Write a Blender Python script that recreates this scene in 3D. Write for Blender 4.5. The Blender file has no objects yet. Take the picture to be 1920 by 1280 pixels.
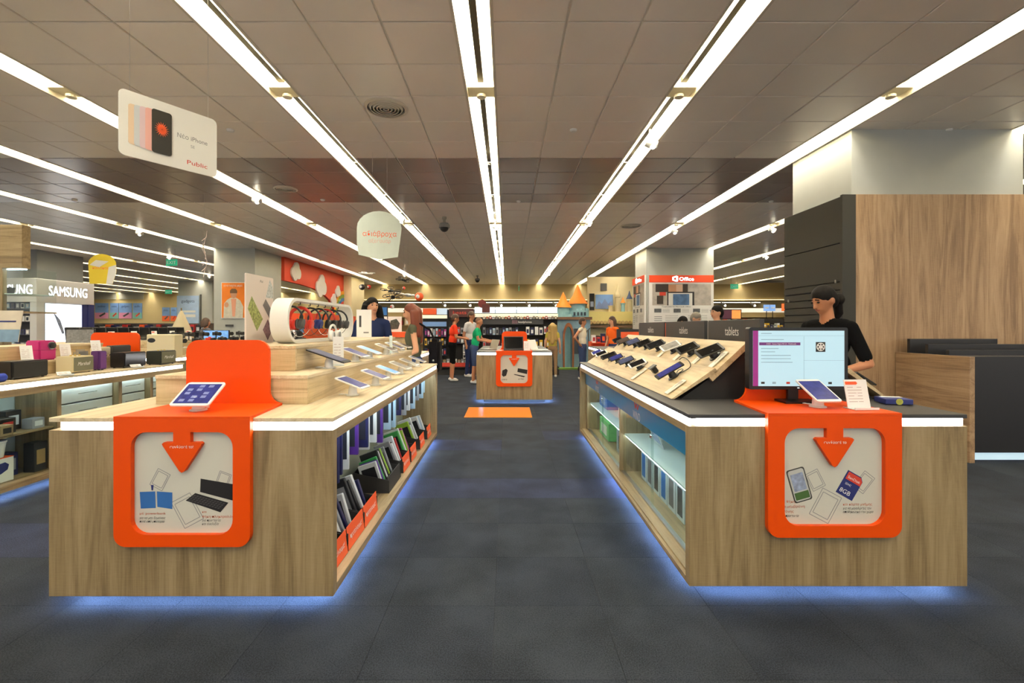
import bpy, bmesh, math, random
import numpy as np
from mathutils import Matrix, Vector, geometry
from math import pi, sin, cos, radians

# ------------------------------------------------------------------ camera, world, exposure
SC = bpy.context.scene
COL = SC.collection
F, VX, VY, CH = 869.0, 950.0, 613.0, 1.40        # focal length in pixels of the 1920 frame, vanishing point, eye height
cam_d = bpy.data.cameras.new('camera')
cam_d.sensor_width = 36.0
cam_d.lens = F / 1920 * 36.0
cam_d.shift_x = (960 - VX) / 1920
cam_d.shift_y = (VY - 640) / 1920
cam_d.clip_start, cam_d.clip_end = 0.05, 200
cam = bpy.data.objects.new('camera', cam_d)
cam.location = (0, 0, CH)
cam.rotation_euler = (pi / 2, 0, 0)
COL.objects.link(cam)
SC.camera = cam
world = bpy.data.worlds.new('world')
world.use_nodes = True
bgn = world.node_tree.nodes['Background']
bgn.inputs[0].default_value = (1.0, 0.97, 0.92, 1)
bgn.inputs[1].default_value = 1.0
SC.world = world
SC.cycles.adaptive_threshold = 0.03
SC.cycles.max_bounces = 7
SC.cycles.diffuse_bounces = 3
SC.cycles.glossy_bounces = 3
SC.cycles.transparent_max_bounces = 10
SC.view_settings.view_transform = 'Standard'
SC.view_settings.look = 'None'
SC.view_settings.exposure = 0.0
SC.view_settings.gamma = 1.0
SC.view_settings.use_curve_mapping = False
TUBE_STRENGTH = 38.0
rnd = random.Random(7)


def PX(x, Y):
    return (x - VX) / F * Y


def PZ(y, Y):
    return CH - (y - VY) / F * Y


def at(x, y, Y):
    return Vector((PX(x, Y), Y, PZ(y, Y)))


# ------------------------------------------------------------------ materials
def S(r, g, b):
    def f(c):
        c = c / 255.0
        return c / 12.92 if c <= 0.04045 else ((c + 0.055) / 1.055) ** 2.4
    return (f(r), f(g), f(b), 1.0)


MATS = {}


def mat(name, col=None, rough=0.5, metal=0.0, emit=None, es=0.0, trans=0.0, bump=0.0, bscale=200.0, var=0.0, vscale=8.0, coat=0.0, spec=0.5):
    if name in MATS:
        return MATS[name]
    m = bpy.data.materials.new(name)
    m.use_nodes = True
    nt = m.node_tree
    b = nt.nodes['Principled BSDF']
    b.inputs['Base Color'].default_value = col
    b.inputs['Roughness'].default_value = rough
    b.inputs['Metallic'].default_value = metal
    b.inputs['Specular IOR Level'].default_value = spec
    if coat:
        b.inputs['Coat Weight'].default_value = coat
        b.inputs['Coat Roughness'].default_value = 0.08
    if trans:
        b.inputs['Transmission Weight'].default_value = trans
    if emit is not None:
        b.inputs['Emission Color'].default_value = emit
        b.inputs['Emission Strength'].default_value = es
    if var or bump:
        tc = nt.nodes.new('ShaderNodeTexCoord')
        n = nt.nodes.new('ShaderNodeTexNoise')
        n.inputs['Scale'].default_value = vscale if var else bscale
        n.inputs['Detail'].default_value = 4
        nt.links.new(tc.outputs['Object'], n.inputs['Vector'])
        if var:
            r = nt.nodes.new('ShaderNodeValToRGB')
            c0 = tuple(max(0, c * (1 - var)) for c in col[:3]) + (1,)
            c1 = tuple(min(1, c * (1 + var)) for c in col[:3]) + (1,)
            r.color_ramp.elements[0].color, r.color_ramp.elements[1].color = c0, c1
            r.color_ramp.elements[0].position, r.color_ramp.elements[1].position = 0.3, 0.7
            nt.links.new(n.outputs['Fac'], r.inputs['Fac'])
            nt.links.new(r.outputs['Color'], b.inputs['Base Color'])
        if bump:
            n2 = nt.nodes.new('ShaderNodeTexNoise')
            n2.inputs['Scale'].default_value = bscale
            nt.links.new(tc.outputs['Object'], n2.inputs['Vector'])
            bp = nt.nodes.new('ShaderNodeBump')
            bp.inputs['Strength'].default_value = bump
            bp.inputs['Distance'].default_value = 0.004
            nt.links.new(n2.outputs['Fac'], bp.inputs['Height'])
            nt.links.new(bp.outputs['Normal'], b.inputs['Normal'])
    MATS[name] = m
    return m


def wood(name, axis, dark, mid, light, rough=0.42):
    """light sawn oak laminate, grain along the given axis"""
    m = bpy.data.materials.new(name)
    m.use_nodes = True
    nt = m.node_tree
    b = nt.nodes['Principled BSDF']
    tc = nt.nodes.new('ShaderNodeTexCoord')

    def noise(across, along, detail, dist=0.0, rough_=0.6):
        mp = nt.nodes.new('ShaderNodeMapping')
        s = [across] * 3
        s[axis] = along
        mp.inputs['Scale'].default_value = s
        n = nt.nodes.new('ShaderNodeTexNoise')
        n.inputs['Scale'].default_value = 1.0
        n.inputs['Detail'].default_value = detail
        n.inputs['Distortion'].default_value = dist
        n.inputs['Roughness'].default_value = rough_
        nt.links.new(tc.outputs['Object'], mp.inputs['Vector'])
        nt.links.new(mp.outputs['Vector'], n.inputs['Vector'])
        return n
    a = noise(7, 0.55, 5, 1.8)
    c = noise(95, 3.5, 3)
    d = noise(14, 120, 2)
    mx = nt.nodes.new('ShaderNodeMix')
    mx.inputs[0].default_value = 0.27
    nt.links.new(a.outputs['Fac'], mx.inputs[2])
    nt.links.new(c.outputs['Fac'], mx.inputs[3])
    mx2 = nt.nodes.new('ShaderNodeMix')
    mx2.inputs[0].default_value = 0.07
    nt.links.new(mx.outputs[0], mx2.inputs[2])
    nt.links.new(d.outputs['Fac'], mx2.inputs[3])
    r = nt.nodes.new('ShaderNodeValToRGB')
    r.color_ramp.elements[0].position, r.color_ramp.elements[0].color = 0.38, dark
    r.color_ramp.elements[1].position, r.color_ramp.elements[1].color = 0.64, light
    e = r.color_ramp.elements.new(0.5)
    e.color = mid
    nt.links.new(mx2.outputs[0], r.inputs['Fac'])
    nt.links.new(r.outputs['Color'], b.inputs['Base Color'])
    b.inputs['Roughness'].default_value = rough
    bp = nt.nodes.new('ShaderNodeBump')
    bp.inputs['Strength'].default_value = 0.15
    bp.inputs['Distance'].default_value = 0.002
    nt.links.new(c.outputs['Fac'], bp.inputs['Height'])
    nt.links.new(bp.outputs['Normal'], b.inputs['Normal'])
    MATS[name] = m
    return m


OAK = (S(118, 98, 68), S(146, 126, 92), S(166, 146, 112))
W_Z = wood('oak_upright_grain', 2, *OAK)
W_X = wood('oak_cross_grain', 0, *OAK)
W_Y = wood('oak_long_grain', 1, *OAK)
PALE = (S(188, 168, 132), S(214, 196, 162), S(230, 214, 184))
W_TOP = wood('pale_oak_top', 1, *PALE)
PINK = (S(128, 100, 74), S(158, 128, 97), S(178, 149, 117))
W_CLAD = wood('oak_cladding', 2, *PINK)
W_SIDE = wood('oak_desk_side', 1, *PINK)
ORANGE = mat('orange_lacquer', S(228, 76, 0), 0.42, spec=.25)
ORANGE2 = mat('orange_print', S(238, 92, 40), 0.5)
WHITE = mat('white_gloss_plastic', S(236, 234, 228), 0.3)
WHITE_M = mat('white_matt', S(232, 230, 222), 0.7)
BOARD = mat('off_white_board', S(206, 204, 192), 0.6)
PAPER = mat('white_paper', S(240, 238, 234), 0.7)
GREYP = mat('pale_grey_paint', S(176, 178, 172), 0.7, var=0.03, vscale=3)
CREAM = mat('cream_paint', S(226, 210, 168), 0.7, var=0.03, vscale=2)
BLACK = mat('black_plastic', S(26, 26, 28), 0.35)
BLACK_M = mat('black_matt', S(30, 30, 30), 0.7)
CHAR = mat('charcoal_laminate', S(58, 58, 60), 0.45)
SLAT = mat('black_slat_board', S(47, 46, 41), 0.6)
DKGREY = mat('dark_grey_plastic', S(72, 72, 72), 0.5)
GREY = mat('mid_grey_plastic', S(130, 130, 128), 0.5)
SILVER = mat('brushed_metal', S(190, 190, 188), 0.3, metal=1.0)
CHROME = mat('chrome', S(225, 225, 225), 0.12, metal=1.0)
GLASSY = None
LED = mat('white_led_strip', S(250, 252, 255), 0.5, emit=(0.95, 0.97, 1.0, 1), es=14.0)
LED_IN = mat('cool_led_strip', S(250, 252, 255), 0.5, emit=(0.78, 0.93, 1.0, 1), es=16.0)
LED_BLUE = mat('blue_led_strip', S(120, 160, 255), 0.5, emit=(0.34, 0.54, 1.0, 1), es=110.0)
TUBE = mat('fluorescent_tube', S(255, 250, 235), 0.5, emit=(1.0, 0.93, 0.78, 1), es=TUBE_STRENGTH)
REFL = mat('white_trough_enamel', S(238, 228, 196), 0.5)
LOUVRE = mat('dark_louvre', S(52, 48, 36), 0.35, metal=0.5)
TRIM = mat('trough_trim', S(158, 150, 134), 0.45)
CEIL = mat('ceiling_panel_enamel', S(238, 228, 214), 0.34, metal=0.08, var=0.02, vscale=1.5)
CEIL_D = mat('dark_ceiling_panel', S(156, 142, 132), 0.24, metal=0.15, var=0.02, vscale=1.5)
SKIN = mat('skin_light', S(205, 150, 116), 0.55)
SKIN_T = mat('skin_tan', S(176, 118, 84), 0.55)


def glass_mat():
    m = bpy.data.materials.new('clear_glass')
    m.use_nodes = True
    nt = m.node_tree
    out = nt.nodes['Material Output']
    t = nt.nodes.new('ShaderNodeBsdfTransparent')
    t.inputs[0].default_value = (0.93, 0.975, 0.96, 1)
    g = nt.nodes.new('ShaderNodeBsdfGlossy')
    g.inputs['Roughness'].default_value = 0.03
    mx = nt.nodes.new('ShaderNodeMixShader')
    lw = nt.nodes.new('ShaderNodeLayerWeight')
    pw = nt.nodes.new('ShaderNodeMath')
    pw.operation = 'POWER'
    pw.inputs[1].default_value = 4.0
    ma = nt.nodes.new('ShaderNodeMath')
    ma.operation = 'MULTIPLY_ADD'
    ma.inputs[1].default_value = 0.30
    ma.inputs[2].default_value = 0.03
    nt.links.new(lw.outputs['Facing'], pw.inputs[0])
    nt.links.new(pw.outputs[0], ma.inputs[0])
    nt.links.new(ma.outputs[0], mx.inputs[0])
    nt.links.new(t.outputs[0], mx.inputs[1])
    nt.links.new(g.outputs[0], mx.inputs[2])
    nt.links.new(mx.outputs[0], out.inputs[0])
    MATS['clear_glass'] = m
    return m


GLASS = glass_mat()


def carpet(name, c):
    m = bpy.data.materials.new(name)
    m.use_nodes = True
    nt = m.node_tree
    b = nt.nodes['Principled BSDF']
    tc = nt.nodes.new('ShaderNodeTexCoord')
    n = nt.nodes.new('ShaderNodeTexNoise')
    n.inputs['Scale'].default_value = 170
    n.inputs['Detail'].default_value = 3
    n2 = nt.nodes.new('ShaderNodeTexNoise')
    n2.inputs['Scale'].default_value = 3
    n2.inputs['Detail'].default_value = 3
    geo = nt.nodes.new('ShaderNodeNewGeometry')
    nt.links.new(geo.outputs['Position'], n.inputs['Vector'])
    nt.links.new(geo.outputs['Position'], n2.inputs['Vector'])
    mx = nt.nodes.new('ShaderNodeMix')
    mx.inputs[0].default_value = 0.35
    nt.links.new(n.outputs['Fac'], mx.inputs[2])
    nt.links.new(n2.outputs['Fac'], mx.inputs[3])
    r = nt.nodes.new('ShaderNodeValToRGB')
    r.color_ramp.elements[0].position, r.color_ramp.elements[1].position = 0.40, 0.60
    r.color_ramp.elements[0].color = tuple(x * 0.55 for x in c[:3]) + (1,)
    r.color_ramp.elements[1].color = tuple(x * 1.4 for x in c[:3]) + (1,)
    nt.links.new(mx.outputs[0], r.inputs['Fac'])
    nt.links.new(r.outputs['Color'], b.inputs['Base Color'])
    b.inputs['Roughness'].default_value = 0.95
    b.inputs['Specular IOR Level'].default_value = 0.2
    bp = nt.nodes.new('ShaderNodeBump')
    bp.inputs['Strength'].default_value = 0.5
    bp.inputs['Distance'].default_value = 0.004
    nt.links.new(n.outputs['Fac'], bp.inputs['Height'])
    nt.links.new(bp.outputs['Normal'], b.inputs['Normal'])
    MATS[name] = m
    return m


CARPET = carpet('grey_carpet', S(42, 47, 56))
CARPET2 = carpet('grey_carpet_worn', S(45, 50, 58))
CARPET_B = carpet('blue_grey_carpet', S(46, 51, 70))


# ------------------------------------------------------------------ mesh builder
def wm(o):
    M = Matrix.Identity(4)
    while o is not None:
        M = Matrix.LocRotScale(o.location, o.rotation_euler, o.scale) @ M
        o = o.parent
    return M


def frame_m(c, right, up):
    r = Vector(right).normalized()
    u = Vector(up)
    u = (u - r * u.dot(r)).normalized()
    n = r.cross(u)
    M = Matrix.Identity(4)
    for i in range(3):
        M[i][0], M[i][1], M[i][2], M[i][3] = r[i], u[i], n[i], c[i]
    return M


class MB:
    def __init__(s):
        s.v, s.f, s.m = [], [], []

    def add(s, vs, fs, m=0, M=None):
        b = len(s.v)
        if M is not None:
            vs = [M @ Vector(p) for p in vs]
        s.v += [tuple(p) for p in vs]
        s.f += [tuple(i + b for i in q) for q in fs]
        s.m += [m] * len(fs)
        return s

    def box(s, x0, x1, y0, y1, z0, z1, m=0, M=None):
        if x0 > x1: x0, x1 = x1, x0
        if y0 > y1: y0, y1 = y1, y0
        if z0 > z1: z0, z1 = z1, z0
        return s.add([(x0, y0, z0), (x1, y0, z0), (x1, y1, z0), (x0, y1, z0), (x0, y0, z1), (x1, y0, z1), (x1, y1, z1), (x0, y1, z1)],
                     [(3, 2, 1, 0), (4, 5, 6, 7), (0, 1, 5, 4), (1, 2, 6, 5), (2, 3, 7, 6), (3, 0, 4, 7)], m, M)

    def cbox(s, c, sx, sy, sz, m=0, M=None):
        return s.box(c[0] - sx / 2, c[0] + sx / 2, c[1] - sy / 2, c[1] + sy / 2, c[2] - sz / 2, c[2] + sz / 2, m, M)

    def prism(s, pts, axis, a, b, m=0, M=None, holes=()):
        """polygon (with holes) swept along an axis; points are the other two coordinates in x,y,z order"""
        def P(p, w):
            if axis == 'x': return (w, p[0], p[1])
            if axis == 'y': return (p[0], w, p[1])
            return (p[0], p[1], w)
        loops = [list(pts)] + [list(h) for h in holes]
        if holes:
            flat = [p for l in loops for p in l]
            tris = geometry.tessellate_polygon([[Vector((p[0], p[1], 0)) for p in l] for l in loops])
            n = len(flat)
            vs = [P(p, a) for p in flat] + [P(p, b) for p in flat]
            fs = [tuple(t) for t in tris] + [tuple(i + n for i in reversed(t)) for t in tris]
        else:
            n = len(pts)
            vs = [P(p, a) for p in pts] + [P(p, b) for p in pts]
            fs = [tuple(range(n)), tuple(reversed(range(n, 2 * n)))]
        o = 0
        for l in loops:
            k = len(l)
            for i in range(k):
                j = (i + 1) % k
                fs.append((o + i, o + j, o + j + n, o + i + n))
            o += k
        return s.add(vs, fs, m, M)

    def tube(s, pts, r, n=8, m=0, M=None, closed=False):
        pts = [Vector(p) for p in pts]
        if not closed and not isinstance(r, (list, tuple)) and r < .013 and 4 <= len(pts) <= 9:
            q = [pts[0]] + pts + [pts[-1]]          # smooth thin cables
            sm = []
            for i in range(1, len(q) - 2):
                for u in (0, .25, .5, .75):
                    a, b, c, d = q[i - 1], q[i], q[i + 1], q[i + 2]
                    sm.append(.5 * ((2 * b) + (c - a) * u + (2 * a - 5 * b + 4 * c - d) * u * u + (3 * b - a - 3 * c + d) * u ** 3))
            pts = sm + [pts[-1]]
        k = len(pts)
        rs = r if isinstance(r, (list, tuple)) else [r] * k
        vs, fs = [], []
        up = None
        for i, p in enumerate(pts):
            if closed:
                t = pts[(i + 1) % k] - pts[i - 1]
            else:
                t = pts[min(i + 1, k - 1)] - pts[max(i - 1, 0)]
            t.normalize()
            if up is None:
                up = Vector((0, 0, 1)) if abs(t.z) < 0.9 else Vector((1, 0, 0))
            a = t.cross(up).normalized()
            b = a.cross(t).normalized()
            up = b
            for j in range(n):
                w = 2 * pi * j / n
                vs.append(p + (a * cos(w) + b * sin(w)) * rs[i])
        for i in range(k if closed else k - 1):
            i2 = (i + 1) % k
            for j in range(n):
                j2 = (j + 1) % n
                fs.append((i * n + j, i * n + j2, i2 * n + j2, i2 * n + j))
        if not closed:
            fs.append(tuple(reversed(range(n))))
            fs.append(tuple(range((k - 1) * n, k * n)))
        return s.add(vs, fs, m, M)

    def lathe(s, prof, c=(0, 0, 0), n=20, m=0, M=None):
        vs, fs = [], []
        k = len(prof)
        for (r, z) in prof:
            for j in range(n):
                w = 2 * pi * j / n
                vs.append((c[0] + r * cos(w), c[1] + r * sin(w), c[2] + z))
        for i in range(k - 1):
            for j in range(n):
                j2 = (j + 1) % n
                fs.append((i * n + j, i * n + j2, (i + 1) * n + j2, (i + 1) * n + j))
        fs.append(tuple(reversed(range(n))))
        fs.append(tuple(range((k - 1) * n, k * n)))
        return s.add(vs, fs, m, M)

    def ball(s, c, r, n=12, k=8, m=0, M=None):
        rx, ry, rz = r if isinstance(r, (list, tuple)) else (r, r, r)
        vs = [(c[0], c[1], c[2] - rz)]
        fs = []
        for i in range(1, k):
            t = pi * i / k
            for j in range(n):
                w = 2 * pi * j / n
                vs.append((c[0] + rx * sin(t) * cos(w), c[1] + ry * sin(t) * sin(w), c[2] - rz * cos(t)))
        vs.append((c[0], c[1], c[2] + rz))
        last = len(vs) - 1
        for j in range(n):
            j2 = (j + 1) % n
            fs.append((0, 1 + j2, 1 + j))
            for i in range(k - 2):
                a, b = 1 + i * n, 1 + (i + 1) * n
                fs.append((a + j, a + j2, b + j2, b + j))
            a = 1 + (k - 2) * n
            fs.append((a + j, a + j2, last))
        return s.add(vs, fs, m, M)

    def cone(s, p0, r0, p1, r1, n=12, k=4, m=0):
        """tapered capsule"""
        p0, p1 = Vector(p0), Vector(p1)
        d = p1 - p0
        L = d.length
        q = d.to_track_quat('Z', 'Y').to_matrix().to_4x4() if L > 1e-6 else Matrix.Identity(4)
        prof = []
        for i in range(k + 1):
            t = pi / 2 * i / k
            prof.append((max(r0 * sin(t), 1e-4), -r0 * cos(t)))
        for i in range(k + 1):
            t = pi / 2 * i / k
            prof.append((max(r1 * cos(t), 1e-4), L + r1 * sin(t)))
        return s.lathe(prof, (0, 0, 0), n, m, Matrix.Translation(p0) @ q)

    def poly(s, pts, m=0):
        return s.add(pts, [tuple(range(len(pts)))], m)

    def mesh(s, name, mats, smooth=False, bevel=0.0, inv=None, segs=1):
        me = bpy.data.meshes.new(name)
        vs = [inv @ Vector(p) for p in s.v] if inv is not None else s.v
        me.from_pydata([tuple(p) for p in vs], [], s.f)
        for mm in (mats if isinstance(mats, (list, tuple)) else [mats]):
            me.materials.append(mm)
        me.polygons.foreach_set('material_index', s.m)
        bm = bmesh.new()
        bm.from_mesh(me)
        bmesh.ops.recalc_face_normals(bm, faces=bm.faces)
        if bevel:
            es = [e for e in bm.edges if e.is_manifold and e.calc_face_angle(0) > 0.6]
            bmesh.ops.bevel(bm, geom=es, offset=bevel, segments=segs, affect='EDGES', clamp_overlap=True)
        bm.to_mesh(me)
        bm.free()
        if smooth:
            me.polygons.foreach_set('use_smooth', [True] * len(me.polygons))
            if smooth != 'all':
                try:
                    me.set_sharp_from_angle(angle=radians(smooth if smooth is not True else 40))
                except Exception:
                    pass
        return me

    def build(s, name, mats, parent=None, smooth=False, bevel=0.0, world=True, segs=1):
        """one mesh object; vertices are world coordinates unless world=False (then local to the parent)"""
        inv = wm(parent).inverted() if (parent is not None and world) else None
        me = s.mesh(name, mats, smooth, bevel, inv, segs)
        o = bpy.data.objects.new(name, me)
        COL.objects.link(o)
        if parent is not None:
            o.parent = parent
        return o


def tag(o, label, cat, group=None):
    o['label'] = label
    o['category'] = cat
    if group:
        o['group'] = group
    return o


def thing(name, label, cat, loc=(0, 0, 0), rz=0.0, group=None, rot=None):
    o = bpy.data.objects.new(name, None)
    o.empty_display_size = 0.1
    COL.objects.link(o)
    o.location = loc
    o.rotation_euler = rot if rot is not None else (0, 0, rz)
    return tag(o, label, cat, group)


def struct(o):
    o['kind'] = 'structure'
    return o


def copy_tree(o, loc=None, rz=None, label=None, group=None, parent=None, rot=None, scale=None):
    c = o.copy()
    COL.objects.link(c)
    c.parent = parent
    if loc is not None: c.location = loc
    if rz is not None: c.rotation_euler = (0, 0, rz)
    if rot is not None: c.rotation_euler = rot
    if scale is not None: c.scale = scale
    if label: c['label'] = label
    if group: c['group'] = group
    for ch in list(o.children):
        copy_tree(ch, parent=c)
    return c


TEXT_CACHE = {}


def text_mesh(s):
    if s in TEXT_CACHE:
        return TEXT_CACHE[s]
    cu = bpy.data.curves.new('lettering', 'FONT')
    cu.body = s
    cu.resolution_u = 3
    cu.size = 1.0
    ob = bpy.data.objects.new('lettering', cu)
    COL.objects.link(ob)
    dg = bpy.context.evaluated_depsgraph_get()
    dg.update()
    me = bpy.data.meshes.new_from_object(ob.evaluated_get(dg))
    vs = [tuple(v.co) for v in me.vertices]
    fs = [tuple(p.vertices) for p in me.polygons]
    bpy.data.objects.remove(ob)
    bpy.data.curves.remove(cu)
    xs = [v[0] for v in vs] or [0, 1]
    ys = [v[1] for v in vs] or [0, 1]
    TEXT_CACHE[s] = (vs, fs, min(xs), max(xs), min(ys), max(ys))
    return TEXT_CACHE[s]


def lettering(s, m, parent, c, right, up, h=None, w=None, shear=0.0, align='c', name='lettering', depth=0.0, lift=0.0015):
    """flat raised print: cap height h and/or total width w, centred (or left aligned) at world point c"""
    vs, fs, x0, x1, y0, y1 = text_mesh(s)
    sy = h / 0.70 if h else w / (x1 - x0)
    sx = w / (x1 - x0) if w else sy
    ox = (x0 + x1) / 2 if align == 'c' else x0
    oy = 0.35 if align != 'b' else 0.0
    M = frame_m(c, right, up)
    b = MB()
    pts = [((x - ox) * sx + shear * (y - oy) * sy, (y - oy) * sy, lift) for (x, y, z) in vs]
    b.add(pts, fs, 0, M)
    o = b.build(name, m, parent)
    return o


def rrect(x0, x1, y0, y1, r, n=6, corners='abcd'):
    """rounded rectangle, counter clockwise from the lower left; corners a=ll b=lr c=ur d=ul"""
    pts = []
    for key, cx, cy, a0 in (('a', x0 + r, y0 + r, pi), ('b', x1 - r, y0 + r, 1.5 * pi), ('c', x1 - r, y1 - r, 0), ('d', x0 + r, y1 - r, 0.5 * pi)):
        if key in corners:
            for i in range(n + 1):
                a = a0 + (pi / 2) * i / n
                pts.append((cx + r * cos(a), cy + r * sin(a)))
        else:
            pts.append({'a': (x0, y0), 'b': (x1, y0), 'c': (x1, y1), 'd': (x0, y1)}[key])
    return pts


def panel(name, parent, m, c, right, up, w, h, t=0.004, bevel=0, r=0.0):
    """thin plate centred at c, its front face towards right x up"""
    M = frame_m(c, right, up)
    b = MB()
    if r:
        b.prism(rrect(-w / 2, w / 2, -h / 2, h / 2, r), 'z', -t, 0, 0, M)
    else:
        b.box(-w / 2, w / 2, -h / 2, h / 2, -t, 0, 0, M)
    return b.build(name, m, parent, bevel=bevel)


X, Y_, Z = Vector((1, 0, 0)), Vector((0, 1, 0)), Vector((0, 0, 1))

# ------------------------------------------------------------------ floor
HC = 3.847                                              # ceiling height
TX, TY, TX0, TY0 = 0.535, 0.49, -0.06, 1.84             # carpet tile pitch and phase
ISL = [(-2.283, -0.864, 2.31, 5.77), (0.9445, 2.386, 2.40, 6.0), (-5.48, -4.07, 2.31, 5.85)]
fl = MB()
RX0, RX1, RY0, RY1 = -9.15, 9.035, 1.35, 8.21
fl.box(RX0, RX1, RY0, RY1, -0.10, -0.006)
fl.box(-40, 30, -3.5, RY0, -0.10, 0)
fl.box(-40, 30, RY1, 40, -0.10, 0)
fl.box(-40, RX0, RY0, RY1, -0.10, 0)
fl.box(RX1, 30, RY0, RY1, -0.10, 0)
floor = struct(fl.build('floor', CARPET))
floor['label'] = 'dark grey carpet tile floor with bluish patches'
tb = MB().box(-TX / 2 + .0006, TX / 2 - .0006, -TY / 2 + .0006, TY / 2 - .0006, -0.006, 0)
tmesh = {m.name: tb.mesh('carpet_tile', m, bevel=0.0008) for m in (CARPET, CARPET2, CARPET_B)}
for j in range(14):
    yc = TY0 + TY * (j - 1) + TY / 2
    for i in range(-17, 17):
        xc = TX0 + TX * i + TX / 2
        if abs(xc) > 1.15 * yc + 0.6:
            continue
        if any(a < xc - TX / 2 - .05 and xc + TX / 2 + .05 < b and c < yc - TY / 2 - .05 and yc + TY / 2 + .05 < d for a, b, c, d in ISL):
            continue
        blue = (j == 5 and -3 <= i <= 4) or (j == 8 and -3 <= i < 0) or (j == 3 and i in (-6, -7)) or (j == 9 and i in (1, 2)) or (j == 6 and i in (-9, -10))
        m = CARPET_B if blue else (CARPET2 if rnd.random() < 0.4 else CARPET)
        o = bpy.data.objects.new('carpet_tile', tmesh[m.name])
        o.location = (xc, yc, 0)
        o.parent = floor
        COL.objects.link(o)

# ------------------------------------------------------------------ ceiling
ROWS_X = [-27.6, -25.3, -23.0, -20.7, -18.4, -16.1, -13.8, -11.5, -9.2, -6.95, -4.65, -2.34, -0.27, 1.84, 4.1, 6.4, 8.7, 11.0, 13.3]
YB, YBL = 26.6, 33.0                                    # depth of the ceiling: middle, and far left
cl = MB().box(-40, 30, -3.5, 40, HC + 0.24, HC + 0.32)
ceiling = struct(cl.build('ceiling', CEIL))
ceiling['label'] = 'taupe metal panel ceiling with a darker band'
cols = []
for a, b in zip(ROWS_X[:-1], ROWS_X[1:]):
    w = (b - a - 0.30) / 3
    for k in range(3):
        cols.append((a + .15 + w * (k + .5), w))
for k in range(10):
    cols.append((-27.75 - .6 * (k + .5), .6))
ctile = {}
for m in (CEIL, CEIL_D):
    ctile[m.name] = MB().prism([(-.494, .006), (.494, .006), (.5, .02), (-.5, .02)], 'y', -.294, .294).mesh('ceiling_tile', m)
    bb = MB()
    bb.add([(-.482, -.289, .0), (.482, -.289, 0), (.482, .289, 0), (-.482, .289, 0), (-.490, -.294, .007), (.490, -.294, .007), (.490, .294, .007), (-.490, .294, .007), (-.490, -.294, .03), (.490, -.294, .03), (.490, .294, .03), (-.490, .294, .03)],
           [(0, 3, 2, 1), (0, 1, 5, 4), (1, 2, 6, 5), (2, 3, 7, 6), (3, 0, 4, 7), (4, 5, 9, 8), (5, 6, 10, 9), (6, 7, 11, 10), (7, 4, 8, 11), (8, 9, 10, 11)])
    ctile[m.name] = bb.mesh('ceiling_tile', m)
far = MB()
for r in range(-6, 55):
    y0 = 0.12 + 0.6 * r
    yc = y0 + .3
    for (xc, w) in cols:
        yb = YBL if xc < -9 else YB
        if yc > yb:
            continue
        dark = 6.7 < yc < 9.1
        if 2.6 < yc < 11.2 and abs(xc) < 1.12 * yc + 0.2:
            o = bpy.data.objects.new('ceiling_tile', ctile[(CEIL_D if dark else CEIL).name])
            o.location = (xc, yc, HC)
            o.scale = (w - .004, 1, 1)
            o.parent = ceiling
            COL.objects.link(o)
        else:
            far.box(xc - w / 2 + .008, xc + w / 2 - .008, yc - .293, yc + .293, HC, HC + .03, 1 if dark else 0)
gr = MB()
for (xc, w) in cols:
    gr.box(xc - w / 2, xc + w / 2, -3.4, YBL if xc < -9 else YB, HC + .016, HC + .028)
gr.build('panel_grid', mat('pale_ceiling_grid', S(236, 230, 218), .5), ceiling)['kind'] = 'stuff'
fo = far.build('distant_ceiling_tiles', [CEIL, CEIL_D], ceiling)
fo['kind'] = 'stuff'

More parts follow.
